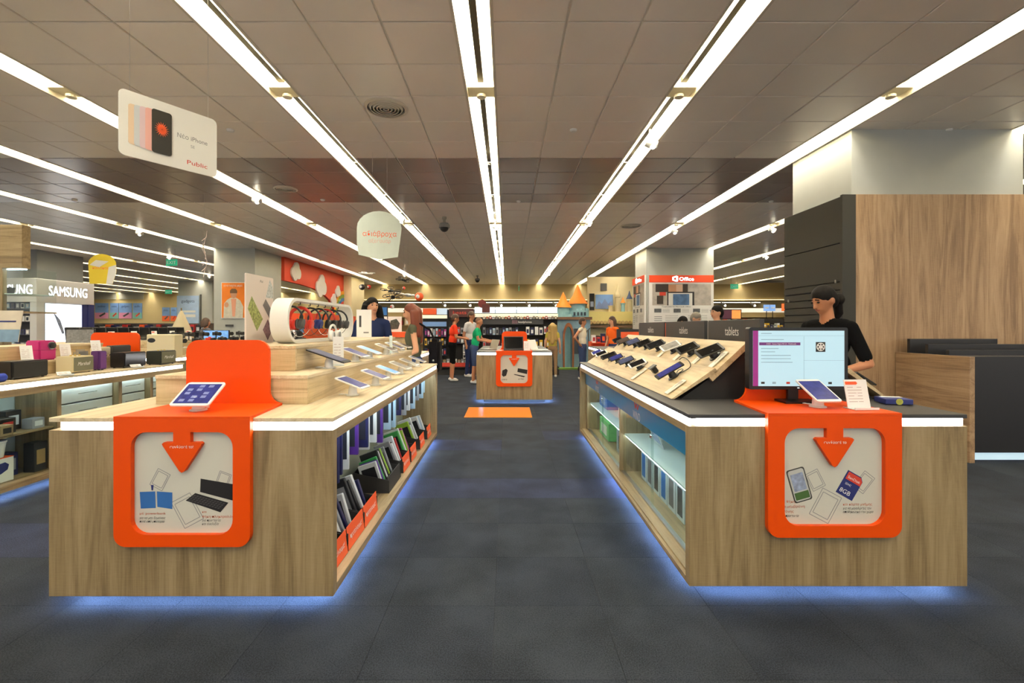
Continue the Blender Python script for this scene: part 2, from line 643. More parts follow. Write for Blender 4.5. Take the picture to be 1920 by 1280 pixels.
# ------------------------------------------------------------------ recessed light rows
def light_row(i, x):
    y1 = YBL if x < -9 else YB
    if x == -0.27:
        lab = 'recessed row of twin tubes down the middle of the ceiling above the aisle'
    elif x < 0:
        lab = 'recessed ceiling light row, %s to the left of the middle row' % ['', 'first', 'second', 'third', 'fourth', 'fifth', 'sixth', 'seventh', 'eighth', 'ninth', 'tenth', 'eleventh', 'twelfth'][12 - i]
    else:
        lab = 'recessed ceiling light row, %s to the right of the middle row' % ['', 'first', 'second', 'third', 'fourth', 'fifth', 'sixth'][i - 12]
    T = thing('ceiling_light_row', lab, 'ceiling light', (x, 0, HC), 0, 'recessed ceiling light rows')
    ya = -3.4
    b = MB()
    b.box(-.16, .16, ya, y1, .205, .22)
    b.box(-.15, -.14, ya, y1, 0, .205)
    b.box(.14, .15, ya, y1, 0, .205)
    b.box(-.15, .15, ya, ya + .02, 0, .2)
    b.box(-.15, .15, y1 - .02, y1, 0, .2)
    b.build('trough', REFL, T, world=False)
    b = MB()
    b.box(-.165, -.139, ya, y1, -.006, 0)
    b.box(.139, .165, ya, y1, -.006, 0)
    b.build('trim', mat('vent_enamel', S(206, 196, 178), .5), T, world=False)
    ends = [4.95, 11.2, 17.4, 23.6, 29.8, -1.3]
    b = MB()
    ys = ya + .03
    for e in sorted([q for q in ends if q < y1]) + [y1]:
        b.box(-.03, .03, ys, min(e - .13, y1 - .03), .095, .145)
        ys = e + .1
    b.build('louvre', LOUVRE, T, world=False)
    if 'tube' not in ctile:
        ctile['tube'] = MB().box(-.027, .027, 0, 1.0, .128, .155).mesh('tube', TUBE)
    ys = ya + .05
    for e in sorted([q for q in ends if q < y1]) + [y1]:
        e2 = min(e - .13, y1 - .05)
        L = e2 - ys
        n = max(1, round(L / 2.9))
        for k in range(n):
            for sx in (-.078, .078):
                o = bpy.data.objects.new('tube', ctile['tube'])
                o.location = (sx, ys + L / n * k + .015, 0)
                o.scale = (1, L / n - .03, 1)
                o.parent = T
                COL.objects.link(o)
        ys = e + .1
    for e in ends:
        if e < y1 and e > 0:
            MB().box(-.14, .14, e - .12, e + .09, .05, .065).lathe([(.05, 0), (.05, .03)], (0, e, 0.0), 14).build('junction_plate', REFL, T, world=False, bevel=.004)
    for e in (6.9, 8.6, 9.9, 13.2, 15, 19.5, 21.5):
        MB().tube([(-.15, e, .004), (.15, e, .004)], .008, 6).tube([(0, e - .02, -.02), (.02, e, -.03), (0, e + .02, -.02), (-.02, e, -.03)], .005, 5, closed=True).build('cross_bar', REFL, T, world=False)
    return T


for i, x in enumerate(ROWS_X):
    light_row(i, x)

# ------------------------------------------------------------------ columns, walls, bulkheads
def column(x0, x1, y0, y1, label):
    o = struct(MB().box(x0, x1, y0, y1, 0, HC + .1).build('column', GREYP, bevel=.004))
    o['label'] = label
    return o


column(4.27, 6.40, 5.74, 6.92, 'large pale grey column at the right behind the service desk')
column(4.33, 6.42, 14.37, 15.6, 'grey column carrying the software advertising boards')
column(-9.10, -7.82, 14.4, 16.07, 'grey column at the left with an orange poster')
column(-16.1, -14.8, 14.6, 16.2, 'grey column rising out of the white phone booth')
column(-17.3, -15.5, 24.4, 25.6, 'far pale column carrying a blue poster')
column(-7.95, -7.35, 21.95, 23.9, 'cream column beside the red cloud panel')
bpy.data.objects['column.005'].data.materials[0] = CREAM
bpy.data.objects['column.003'].data.materials[0] = mat('slate_paint', S(116, 120, 124), .7)  # booth column's shade put into its colour as a darker grey

WALL_T = mat('tan_wall_paint', S(196, 178, 132), 0.7, var=.03, vscale=1)
BULK = mat('bulkhead_paint', S(172, 154, 112), 0.6, var=.03, vscale=1)
wb = MB().box(-9.2, 30, 30.5, 30.7, 0, HC + .1).box(-9.2, -9.0, 27.2, 30.7, 0, HC + .1)
o = struct(wb.build('wall_back', WALL_T))
o = struct(MB().box(-40, -9.0, 33.0, 33.2, 0, HC + .1).build('wall_back_left', WALL_T))
o = struct(MB().box(-30.2, -30, 6, 33.2, 0, HC + .1).build('wall_left', WALL_T))
o = struct(MB().box(16, 16.2, 3, 31, 0, HC + .1).build('wall_right', WALL_T))
bk = MB().box(-9.0, 16, YB, YB + .15, 2.96, HC + .1)
struct(bk.build('trim_1', BULK))                                     # bulkhead across the back
struct(MB().box(-9.0, 16, YB + .15, 30.5, 2.98, 3.1).build('trim_2', mat('low_soffit_paint', S(178, 160, 120), .6)))
cv = thing('cove_light', 'long yellowish cove light along the bulkhead at the back of the hall', 'cove light', (3.5, YB, 2.95))
MB().box(-8.9, 15.9, YB - .07, YB - .001, 2.90, 2.955).build('ledge', BULK, cv)
MB().box(-8.9, 15.9, YB - .065, YB - .01, 2.956, 2.975).build('light_strip', mat('warm_cove_led', S(255, 240, 190), .5, emit=(1, .85, .5, 1), es=2.6), cv)

T = thing('soffit_light', 'long added fill light bar under the low soffit at the back', 'ceiling light', (3, 28.9, 2.979))  # added fill bar, brightens the otherwise unlit space under the soffit
MB().box(-8.8, 15.8, 28.86, 28.94, 2.935, 2.9785).build('housing', WHITE_M, T)
MB().box(-8.8, 15.8, 28.87, 28.93, 2.925, 2.934).build('tube', mat('soffit_tube', S(255, 245, 225), .5, emit=(1, .92, .75, 1), es=14), T)

# ceiling fittings
def vent(x, y, r, lab):
    T = thing('ceiling_vent', lab, 'air vent', (x, y, HC))
    MB().lathe([(r, 0), (r, -.012), (r * .86, -.02), (r * .86, 0)], (0, 0, 0), 28).build('rim', mat('vent_enamel', S(206, 196, 178), .5), T, smooth=30, world=False)
    for k in range(5):
        q = r * (.78 - .15 * k)
        MB().lathe([(q, -.004), (q - .012, -.024), (q - .024, -.024), (q - .012, -.004)], (0, 0, 0), 24).build('ring', MATS['vent_enamel'], T, smooth=30, world=False)
    MB().lathe([(r * .84, -.001), (r * .84, -.003)], (0, 0, 0), 24).build('throat', DKGREY, T, world=False)


vent(PX(724, 5.17), 5.17, .24, 'large round ceiling vent between the middle and left light rows')
vent(PX(1183, 11.2), 11.2, .24, 'round ceiling vent right of the aisle, near the software boards')
vent(PX(550, 8.5), 8.2, .2, 'small round ceiling vent in the dark band at the left')


def dome(x, y, lab):
    T = thing('security_camera', lab, 'camera', (x, y, HC))
    MB().lathe([(.05, 0), (.05, -.05), (.03, -.06), (.03, -.16)], (0, 0, 0), 14).build('stem', TRIM, T, smooth=30, world=False)
    MB().lathe([(.09, -.14), (.12, -.18), (.12, -.24)], (0, 0, 0), 18).build('housing', GREY, T, smooth=30, world=False)
    MB().ball((0, 0, -.235), .10, 16, 8).build('lens_dome', BLACK, T, smooth='all', world=False)


dome(PX(833, 10.3), 10.3, 'dome security camera hanging left of the middle light row')
dome(PX(895, 22), 22.0, 'tiny dome camera hanging far down the aisle')
for (px, Yd) in ((1075, 5.75), (1778, 5.75), (605, 8.9), (972, 9.0), (1446, 9.0), (432, 5.75), (140, 8.9)):
    T = thing('smoke_detector', {1075: 'small white detector in the ceiling right of the middle light row', 1778: 'small detector in the ceiling above the service desk', 605: 'small detector in the dark ceiling band left of the aisle', 972: 'small detector in the dark ceiling band by the middle light row', 1446: 'small detector in the dark ceiling band at the right', 432: 'small detector in the ceiling right of the hanging phone sign', 140: 'small detector in the dark ceiling band at far left'}[px], 'detector', (PX(px, Yd), Yd, HC))
    MB().lathe([(.045, 0), (.045, -.012), (.03, -.025)], (0, 0, 0), 14).build('body', WHITE_M, T, smooth=30, world=False)

EXITG = mat('exit_sign_green', S(20, 160, 110), .5, emit=(.02, .6, .35, 1), es=.35)
def exit_sign(c, lab, w=.34):
    T = thing('exit_sign', lab, 'exit sign', c)
    MB().box(-.012, .012, -w / 2, w / 2, -.2, 0).build('panel', EXITG, T, world=False)
    MB().box(-.016, .016, -w / 2, w / 2, 0, .03).build('housing', WHITE_M, T, world=False)
    MB().tube([(0, -w / 3, .03), (0, -w / 3, HC - c[2])], .004, 5).tube([(0, w / 3, .03), (0, w / 3, HC - c[2])], .004, 5).build('suspension_rod', SILVER, T, world=False)


exit_sign((PX(974, 8.9), 8.9, PZ(347, 8.9)), 'edge of a thin green exit sign in the dark ceiling band')
exit_sign((PX(973, 22), 22, PZ(537, 22)), 'tiny green exit sign far down the middle of the hall')
for px, py, Yd, lab in ((322, 492, 14.5, 'green exit sign below the light rows at far left'), (316, 547, 24, 'small green exit sign far back at the left'), (1377, 537, 20, 'green exit sign right of the software boards')):
    c = at(px, py, Yd)
    T = thing('exit_sign', lab, 'exit sign', c)
    MB().box(-.17, .17, -.012, .012, -.1, .1).build('panel', EXITG, T, world=False)
    lettering('EXIT', PAPER, T, c + Vector((0, -.0125, 0)), X, Z, h=.1)
    MB().tube([(-.1, 0, .1), (-.1, 0, HC - c[2])], .004, 5).tube([(.1, 0, .1), (.1, 0, HC - c[2])], .004, 5).build('suspension_rod', SILVER, T, world=False)

# small spotlights hanging from the light rows
SPOT_ON = mat('spot_lamp_glow', S(255, 250, 235), .5, emit=(1, .94, .8, 1), es=14)
def spot(x, y, lab, on=True, dx=.05):
    T = thing('spotlight', lab, 'spotlight', (x, y, HC), 0, 'track spotlights on the light rows')
    MB().tube([(0, 0, .0945), (0, 0, -.05)], .012, 8).build('stem', WHITE_M, T, world=False)
    MB().tube([(-.05, 0, -.07), (.0, -.0, -.09), (.09, -.01, -.115)], [.055, .06, .045], 12).build('head', WHITE_M, T, smooth=40, world=False)
    if on:
        MB().ball((.03, -.02, -.135), .036, 10, 6).build('lamp', SPOT_ON, T, smooth='all', world=False)


spot(1.84, 5.95, 'white spotlight on the first light row right of the aisle, nearest the camera')
for x, y, lab in ((-.27, 10.9, 'glowing spotlight on the middle light row'), (-.27, 19.2, 'glowing spotlight far along the middle light row'),
                  (-2.34, 10.2, 'glowing spotlight beside the hanging arched sign'), (1.84, 10.5, 'glowing spotlight halfway along the first row right of the aisle'),
                  (1.84, 20.5, 'glowing spotlight far along the first row right of the aisle'), (4.1, 11.4, 'glowing spotlight on the second row right of the aisle'),
                  (-9.2, 11.6, 'glowing spotlight on the fifth row left of the middle one'), (-11.5, 15.8, 'bright spotlight near the exit sign at the left'),
                  (-4.65, 8.6, 'spotlight on the second row left of the middle one'), (6.4, 11.2, 'spotlight on a row seen behind the black slat wall'),
                  (8.7, 15.6, 'farther spotlight on a row seen behind the black slat wall'), (-13.8, 21.5, 'spotlight far back on the left light rows'),
                  (-4.65, 21.0, 'glowing spotlight above the hanging drones')):
    spot(x, y, lab)

# ------------------------------------------------------------------ display islands
ZB, ZT = 0.058, 0.948                                   # underside of the skirt panels, counter surface
LED_Z0, LED_Z1 = 0.890, 0.925


def island_core(T, x0, x1, y0, y1, topm, thick=0.021, side=('l', 'r')):
    """plinth, end panels, top slab and the two light strips every island shares"""
    MB().box(x0 + .13, x1 - .13, y0 + .13, y1 - .13, 0, ZB).build('plinth', BLACK_M, T)
    MB().box(x0, x1, y0, y0 + .05, ZB, LED_Z0 - .004).build('front_panel', W_Z, T, bevel=.0015)
    MB().box(x0, x1, y1 - .05, y1, ZB, LED_Z0 - .004).build('rear_panel', W_Z, T, bevel=.0015)
    MB().box(x0, x1, y0, y1, ZT - thick, ZT).build('counter_top', topm, T, bevel=.002)
    b = MB()
    b.box(x0 + .05, x1 - .012, y0 + .012, y0 + .03, LED_Z0, LED_Z1)
    b.box(x1 - .03, x1 - .012, y0 + .03, y1 - .03, LED_Z0, LED_Z1)
    b.box(x0 + .05, x1 - .012, y1 - .03, y1 - .012, LED_Z0, LED_Z1)
    b.box(x0 + .012, x0 + .03, y0 + .06, y1 - .03, LED_Z0, LED_Z1)
    b.build('edge_light', LED, T)
    MB().box(x0 + .031, x1 - .031, y0 + .031, y1 - .031, LED_Z0 - .02, LED_Z1 + .003).build('light_backing', WHITE_M, T)
    b = MB()
    e = .056
    b.box(x0 + .1, x1 - .06, y0 + e, y0 + e + .012, ZB + .004, ZB + .012)
    b.box(x0 + .1, x1 - .06, y1 - e - .012, y1 - e, ZB + .004, ZB + .012)
    b.box(x0 + e, x0 + e + .012, y0 + .1, y1 - .06, ZB + .004, ZB + .012)
    b.box(x1 - e - .012, x1 - e, y0 + .07, y1 - .07, ZB + .004, ZB + .012)
    b.build('floor_glow_strip', LED_BLUE, T)
    MB().box(x0 + .02, x1 - .02, y0 + .05, y1 - .05, ZB + .016, ZB + .042).build('bottom_deck', W_Y, T, bevel=.001)


def orange_wrap(T, x0, x1, y0, z_bot, back_y, back_top, bx0, bx1, r_in=.075, word='συνδύασέ το!'):
    """orange front frame with its arrow, the sheet over the counter and the upright at the back"""
    W = x1 - x0
    t = .03
    zt = ZT + .012
    outer = rrect(x0, x1, z_bot, ZT - .0005, .06, 7, 'ab')
    ix0, ix1, iz0, iz1 = x0 + .085, x1 - .085, z_bot + .06, ZT - .065
    cx = (x0 + x1) / 2
    hole = [p for p in rrect(ix0, ix1, iz0, iz1, r_in, 7)]
    # rebuild the hole with the arrow hanging from its top edge
    k = 3 * 8
    top_r = [p for p in hole if p[0] > cx and p[1] > iz1 - r_in * 1.01]
    top_l = [p for p in hole if p[0] < cx and p[1] > iz1 - r_in * 1.01]
    bot = [p for p in hole if p[1] <= iz0 + r_in * 1.01]
    aw, ah, sw, sh = .098, .15, .042, .05
    arrow = [(cx + sw, iz1), (cx + sw, iz1 - sh), (cx + aw - .01, iz1 - sh), (cx + aw, iz1 - sh - .008), (cx + aw - .006, iz1 - sh - .02), (cx + .012, iz1 - sh - ah + .008), (cx, iz1 - sh - ah), (cx - .012, iz1 - sh - ah + .008),
             (cx - aw + .006, iz1 - sh - .02), (cx - aw, iz1 - sh - .008), (cx - aw + .01, iz1 - sh), (cx - sw, iz1 - sh), (cx - sw, iz1)]
    loop = bot + top_r + arrow + top_l
    fr = MB()
    fr.prism(outer, 'y', y0 - t, y0 - .001, 0, None, [loop])
    fo = fr.build('orange_frame', ORANGE, T)
    MB().box(ix0 - .02, ix1 + .02, y0 - .006, y0 - .0005, iz0 - .02, iz1 + .02).build('print_board', BOARD, T)
    lettering(word, PAPER, fo, Vector((cx, y0 - t, iz1 - sh - .022)), X, Z, w=.115, name='arrow_lettering', lift=.001)
    # counter sheet, narrowing to the upright with curved flares
    MB().prism([(x0, y0 - t), (x1, y0 - t), (x1 + .0, y0 + .02), (bx1 + .07, back_y), (bx0 - .07, back_y), (x0, y0 + .02)], 'z', ZT, zt).build('counter_sheet', ORANGE, T)
    up = []
    for i in range(7):
        a = pi / 2 * i / 6
        up.append((bx1 + .07 - .07 * sin(a), zt + .07 - .07 * cos(a)))
    rr = .07
    for i in range(7):
        a = pi / 2 * i / 6
        up.append((bx1 - rr + rr * cos(a), back_top - rr + rr * sin(a)))
    for i in range(7):
        a = pi / 2 * i / 6
        up.append((bx0 + rr - rr * sin(a), back_top - rr + rr * cos(a)))
    for i in range(7):
        a = pi / 2 * (6 - i) / 6
        up.append((bx0 - .07 + .07 * sin(a), zt + .07 - .07 * cos(a)))
    MB().prism(up, 'y', back_y - .012, back_y + .006).build('upright_panel', ORANGE, T)
    return (ix0, ix1, iz0, iz1, y0 - .006)


def outline(b, c, w, h, ang, Yf, t=.0035):
    """a thin drawn tablet outline on a board facing the camera"""
    ca, sa = cos(ang), sin(ang)

    def q(u, v):
        return (c[0] + u * ca - v * sa, c[1] + u * sa + v * ca)
    for s_ in (1.0, .78):
        hw, hh = w / 2 * s_, h / 2 * s_
        P = [(-hw, -hh), (hw, -hh), (hw, hh), (-hw, hh)]
        for i in range(4):
            a, e = P[i], P[(i + 1) % 4]
            dx, dy = e[0] - a[0], e[1] - a[1]
            L = math.hypot(dx, dy)
            nx, ny = -dy / L * t / 2, dx / L * t / 2
            quad = [q(a[0] - nx, a[1] - ny), q(e[0] - nx, e[1] - ny), q(e[0] + nx, e[1] + ny), q(a[0] + nx, a[1] + ny)]
            b.poly([(p[0], Yf - .0008, p[1]) for p in quad])


LINE = mat('pale_print_line', S(150, 150, 150), .7)
RUST = mat('rust_print', S(196, 84, 40), .7)
INK = mat('black_ink', S(40, 40, 42), .7)
BLUEP = mat('blue_print', S(44, 104, 176), .6)
BLUED = mat('navy_print', S(34, 44, 110), .6)
REDP = mat('red_print', S(206, 62, 44), .6)
GREENP = mat('grass_print', S(70, 104, 52), .6)
SKYP = mat('sky_print', S(150, 162, 190), .6, var=.35, vscale=40)


def flat(b, pts, Yf, m=0):
    b.poly([(p[0], Yf, p[1]) for p in pts], m)


TIER = (S(166, 144, 106), S(196, 174, 134), S(214, 194, 156))
W_TIER = wood('tier_oak', 1, *TIER)
W_TIERX = wood('tier_oak_cross', 0, *TIER)
# ---- island A: tablets, at the left of the aisle
AX0, AX1, AY0, AY1 = ISL[0]
A = thing('display_island', 'oak tablet island left of the aisle, orange frame showing a power bank and keyboard', 'display counter', ((AX0 + AX1) / 2, AY0, 0), 0, 'display islands')
island_core(A, AX0, AX1, AY0, AY1, W_TOP)
# open right side: rail, posts, peg wall, inner light
MB().box(AX1 - .045, AX1, AY0 + .05, AY1 - .05, .835, LED_Z0 - .004).build('side_rail', W_Y, A, bevel=.001)
MB().box(AX1 - .045, AX1, AY0 + .05, AY1 - .05, ZB, ZB + .0425).build('bottom_rail', W_Y, A, bevel=.001)
MB().box(AX1 - .44, AX1 - .42, AY0 + .05, AY1 - .05, ZB + .042, LED_Z0 - .02).build('peg_wall', mat('grey_green_back_panel', S(150, 156, 140), .6), A)
MB().box(AX1 - .11, AX1 - .05, AY0 + .06, AY1 - .06, .858, .8655).build('shelf_light', LED_IN, A)
MB().box(AX0, AX0 + .03, AY0 + .05, AY1 - .05, ZB, LED_Z0 - .004).build('side_panel', W_Y, A)
MB().box(AX0 + .02, AX1 - .02, AY0 + .05, AY1 - .05, LED_Z0 - .03, LED_Z0 - .021).build('inner_ceiling', WHITE_M, A)
# tiers on the counter
TA1 = (-2.05, -1.166, 2.71, 5.70, 1.119)
TA2 = (-1.87, -1.35, 2.96, 5.60, 1.282)
for (a, b_, c, d, z), zz in ((TA1, ZT), (TA2, TA1[4])):
    t = MB()
    t.box(a, b_, c + .022, d, zz + .001, z - .022)
    t.build('tier_body', W_TIER, A)
    MB().box(a, b_ - .022, c, c + .0215, zz + .001, z - .022).box(b_ - .0215, b_, c, c + .0215, zz + .001, z - .022).build('tier_front', W_TIERX, A)
    MB().box(a - .004, b_ + .004, c - .004, d, z - .0215, z).build('tier_top', W_TOP, A, bevel=.002)
ix0, ix1, iz0, iz1, yf = orange_wrap(A, -1.935, -1.263, AY0, PZ(1020, AY0), 2.69, 1.325, -1.852, -1.372)
d = MB()
Yd = AY0


def Q(px, py, Yf=AY0):
    return (PX(px, Yf), PZ(py, Yf))


def art(pts, Yf):
    return [Q(px, py, Yf) for px, py in pts]


b = MB()
outline(b, Q(302, 898), .068, .09, radians(-28), yf)
outline(b, Q(421, 896), .06, .06, radians(-20), yf)
outline(b, Q(353, 956), .105, .145, radians(28), yf)
b.build('drawn_outline', LINE, A)["kind"] = "stuff"
b = MB()
flat(b, art([(264, 921), (293, 920), (294, 951), (266, 952)], Yd), yf - .001)
flat(b, art([(296, 920), (325, 922), (325, 953), (297, 949)], Yd), yf - .001)
b.build('printed_power_bank', BLUEP, A)
b = MB()
flat(b, art([(285, 908), (290, 908), (289, 918), (286, 918)], Yd), yf - .001)
flat(b, art([(440, 906), (446, 930), (439, 936), (436, 906)], Yd), yf - .001)
b.build('printed_plug', BLUED, A)
b = MB()
flat(b, art([(378, 896), (442, 907), (438, 937), (377, 921)], Yd), yf - .0015)
flat(b, art([(368, 923), (430, 941), (415, 959), (350, 937)], Yd), yf - .0015)
b.build('printed_keyboard_case', mat('black_print', S(28, 26, 28), .5), A)
b = MB()
for r in range(4):
    for k in range(11):
        u, v = (k + .2) / 11.4, (r + .25) / 4.6
        u2, v2 = u + .06, v + .14
        P = lambda uu, vv: (366 + 62 * uu - 15 * vv, 925 + 17 * uu + 13.5 * vv)
        flat(b, art([P(u, v), P(u2, v), P(u2, v2), P(u, v2)], Yd), yf - .0022)
b.build('printed_keys', mat('key_print', S(70, 68, 70), .5), A)
for s_, px, py, w, m, sh in (('με powerbank', 264, 961, .130, RUST, 0), ('για να μην ξεμείνεις', 264, 969.5, .128, INK, .25), ('ποτέ από μπαταρία', 264, 976, .124, INK, .25),
                             ('και', 381, 958, .022, RUST, 0), ('θήκη-πληκτρολόγιο', 381, 967, .172, RUST, 0), ('για προστασία', 381, 974, .092, INK, .25), ('και ευελιξία', 381, 980.5, .082, INK, .25)):
    p = Q(px, py)
    lettering(s_, m, A, Vector((p[0], yf, p[1])), X, Z, h=.0115, w=w, shear=sh, align='l', lift=.001)

# ---- island B: phones, at the right of the aisle
BX0, BX1, BY0, BY1 = ISL[1]
B = thing('display_island', 'oak phone island right of the aisle, dark counter and a monitor on its orange upright', 'display counter', ((BX0 + BX1) / 2, BY0, 0), 0, 'display islands')
island_core(B, BX0, BX1, BY0, BY1, CHAR)
ZR = .845
MB().box(BX0, BX0 + .045, BY0 + .05, BY1 - .05, ZR, LED_Z0 - .004).build('side_rail', W_Y, B, bevel=.001)
MB().box(BX0, BX0 + .045, BY0 + .05, BY1 - .05, ZB, ZB + .03).build('bottom_rail', W_Y, B, bevel=.001)
MB().box(BX1 - .03, BX1, BY0 + .05, BY1 - .05, ZB, LED_Z0 - .004).build('side_panel', W_Y, B)
MB().box(BX0 + .02, BX1 - .02, BY0 + .05, BY1 - .05, LED_Z0 - .03, LED_Z0 - .021).build('inner_ceiling', WHITE_M, B)
MB().box(BX0 + .50, BX0 + .52, BY0 + .05, BY1 - .05, ZB + .042, ZR).build('cabinet_back', W_Z, B)
FX = BX0 + .07
WINDB = mat('blue_fascia_gloss', S(40, 132, 190), .28)
fa = MB().box(FX, FX + .02, BY0 + .05, BY1 - .05, .672, ZR + .02).build('blue_fascia', WINDB, B)
GX = BX0 + .10
ym = (BY0 + BY1) / 2
for (yc) in (BY0 + .05 + .03, ym, BY1 - .08):
    MB().box(GX - .02, GX + .4, yc - .02, yc + .02, ZB + .042, .672).build('post', W_Z, B)
for (ya, yb) in ((BY0 + .10, ym - .02), (ym + .02, BY1 - .10)):
    yc = (ya + yb) / 2
    MB().box(GX + .02, GX + .39, ya, yb, .428, .442).build('glass_shelf', mat('frosted_shelf', S(220, 235, 232), .3), B)
    MB().box(GX + .02, GX + .03, ya, yb, .642, .652).build('cabinet_light', LED_IN, B)
    MB().box(GX + .03, GX + .04, ya, yb, .416, .426).build('cabinet_light', LED_IN, B)
    for k, (u, v) in enumerate(((ya, yc + .02), (yc - .02, yb))):
        pane = MB().box(GX + .006 * k, GX + .006 * k + .004, u, v, ZB + .05, .68).build('glass_door', GLASS, B)
        if k == 0:
            MB().box(GX - .012, GX - .001, yc - .012, yc + .012, .60, .622).build('lock', CHROME, pane, bevel=.003)
    MB().box(GX - .012, GX + .02, ya, yb, ZB + .042, ZB + .052).build('door_track', SILVER, B)
for yc in (3.62, 5.2):
    p = Vector((FX, yc, .708))
    lettering('WIND', PAPER, fa, p, -Y_, Z, h=.062, w=.20)
    w = MB()
    M = frame_m(p + Vector((-.0015, 0, .072)), -Y_, Z)
    for a, c in (((-.06, .03), (-.03, -.022)), ((-.03, -.022), (0, .022)), ((0, .022), (.03, -.022)), ((.03, -.022), (.075, .04))):
        w.add([(a[0] - .01, a[1], 0), (a[0] + .01, a[1], 0), (c[0] + .01, c[1], 0), (c[0] - .01, c[1], 0)], [(0, 1, 2, 3)], 0, M)
    w.build('emblem', REDP, fa)
# sloping display boards, left pair and right one
def slope(T, x0, z0, x1, z1, y0, y1, t, name):
    dx, dz = x1 - x0, z1 - z0
    L = math.hypot(dx, dz)
    nx, nz = dz / L * t, -dx / L * t
    if x1 < x0:
        nx, nz = -nx, -nz
    MB().prism([(x0, z0), (x1, z1), (x1 + nx, z1 + nz), (x0 + nx, max(z0 + nz, ZT + .002))], 'y', y0, y1).build(name, W_TIER, T, bevel=.001)


BS0, BS1 = 2.89, 5.93
slope(B, 1.028, ZT + .004, 1.30, 1.146, BS0, BS1, .028, 'lower_slope')
slope(B, 1.262, 1.086, 1.50, 1.309, BS0, 5.72, .034, 'upper_slope')
slope(B, 2.385, ZT + .004, 2.135, 1.146, BS0, BS1, .03, 'rear_slope')
MB().prism([(1.10, ZT + .001), (1.31, 1.10), (1.50, 1.262), (1.50, ZT + .001)], 'y', BS0 + .03, BS1 - .03).build('slope_support', BLACK_M, B)
MB().prism([(2.31, ZT + .001), (2.13, 1.10), (1.80, 1.12), (1.80, ZT + .001)], 'y', BS0 + .03, BS1 - .03).build('slope_support', BLACK_M, B)
MB().box(1.501, 1.799, BS0 + .03, BS1 - .03, ZT + .001, 1.20).build('spine', BLACK_M, B)
for k, (ya, yb) in enumerate(((2.93, 3.68), (3.75, 4.66), (4.71, 5.60))):
    hb = MB().box(1.60, 1.63, ya, yb, 1.20, 1.452).build('header_board', CHAR, B, bevel=.002)
    lettering('tablets', PAPER, hb, Vector((1.60, (ya + yb) / 2 - .01, 1.372)), -Y_, Z, h=.062, w=.2)
    b = MB().box(1.60, 1.66, yb + .0, yb + .012, 1.18, 1.44).build('header_divider', ORANGE2 if k == 1 else GREY, B)
ixb0, ixb1, izb0, izb1, yfb = orange_wrap(B, 1.337, 2.022, BY0, PZ(1003, BY0) - .0, 2.80, 1.33, 1.443, 1.93, word='συνδύασέ το')


def QB(px, py):
    return Q(px, py, BY0)


b = MB()
outline(b, QB(1527, 899), .07, .095, radians(27), yfb)
outline(b, QB(1618, 903), .065, .10, radians(-38), yfb)
outline(b, QB(1546, 947), .11, .15, radians(-28), yfb)
b.build('drawn_outline', LINE, B)["kind"] = "stuff"


def pg(pts, Yf, m, name, off):
    b = MB()
    flat(b, art(pts, BY0), Yf - off)
    return b.build(name, m, B)


MB_ = MB
cphone = QB(1497, 908)
M = Matrix.Translation((cphone[0], yfb, cphone[1])) @ Matrix.Rotation(radians(16), 4, (0, -1, 0))
def ph(w, h, off, m, name, dz=0, r=.012):
    b = MB()
    b.prism(rrect(-w / 2, w / 2, -h / 2 + dz, h / 2 + dz, r), 'y', -off - .0006, -off, 0, M)
    return b.build(name, m, B)


ph(.095, .175, .0004, mat('phone_case_print', S(62, 62, 56), .4), 'printed_phone')
ph(.083, .163, .0011, mat('phone_glass_print', S(188, 190, 186), .3), 'printed_phone_face')
ph(.066, .09, .0018, SKYP, 'printed_sky', .016, .002)
ph(.074, .038, .0018, GREENP, 'printed_grass', -.055, .002)
cc = QB(1592, 909)
M = Matrix.Translation((cc[0], yfb, cc[1])) @ Matrix.Rotation(radians(32), 4, (0, -1, 0))
M = Matrix.Translation((cc[0], yfb, cc[1])) @ Matrix.Rotation(radians(-32), 4, (0, -1, 0)).inverted() @ Matrix.Identity(4)
M = Matrix.Translation((cc[0], yfb, cc[1])) @ Matrix.Rotation(radians(30), 4, (0, 1, 0))
b = MB()
b.prism([(-.048, -.065), (.048, -.065), (.048, .045), (.03, .065), (-.048, .065)], 'y', -.0012, -.0004, 0, M)
b.build('printed_memory_card', BLUED, B)
b = MB()
b.prism([(-.04, .02), (.046, .02), (.046, .044), (.03, .06), (-.04, .06)], 'y', -.002, -.0013, 0, M)
b.build('printed_card_label', REDP, B)
rv, uv = (M.to_3x3() @ X), (M.to_3x3() @ Z)
lettering('SanDisk', PAPER, B, M @ Vector((.002, -.002, .036)), rv, uv, h=.013, w=.07, lift=.001)
lettering('8GB', PAPER, B, M @ Vector((-.008, -.0013, -.04)), rv, uv, h=.022, w=.06, lift=.001)
lettering('SDHC', PAPER, B, M @ Vector((-.012, -.0013, .0)), rv, uv, h=.011, w=.034, lift=.001)
for s_, px, py, w, m, sh in (('με θήκη', 1463, 939, .072, RUST, 0), ('και μεμβράνη', 1463, 948, .122, RUST, 0), ('οθόνης', 1463, 957.5, .066, RUST, 0), ('για προστασία', 1463, 965.5, .092, INK, .25),
                             ('και κάρτα μνήμης', 1579, 944, .150, RUST, 0), ('για να μεγαλώσεις τον', 1579, 951.5, .146, INK, .25), ('αποθηκευτικό σου χώρο', 1579, 958, .156, INK, .25)):
    p = QB(px, py)
    lettering(s_, m, B, Vector((p[0], yfb, p[1])), X, Z, h=.0125, w=w, shear=sh, align='l', lift=.001)

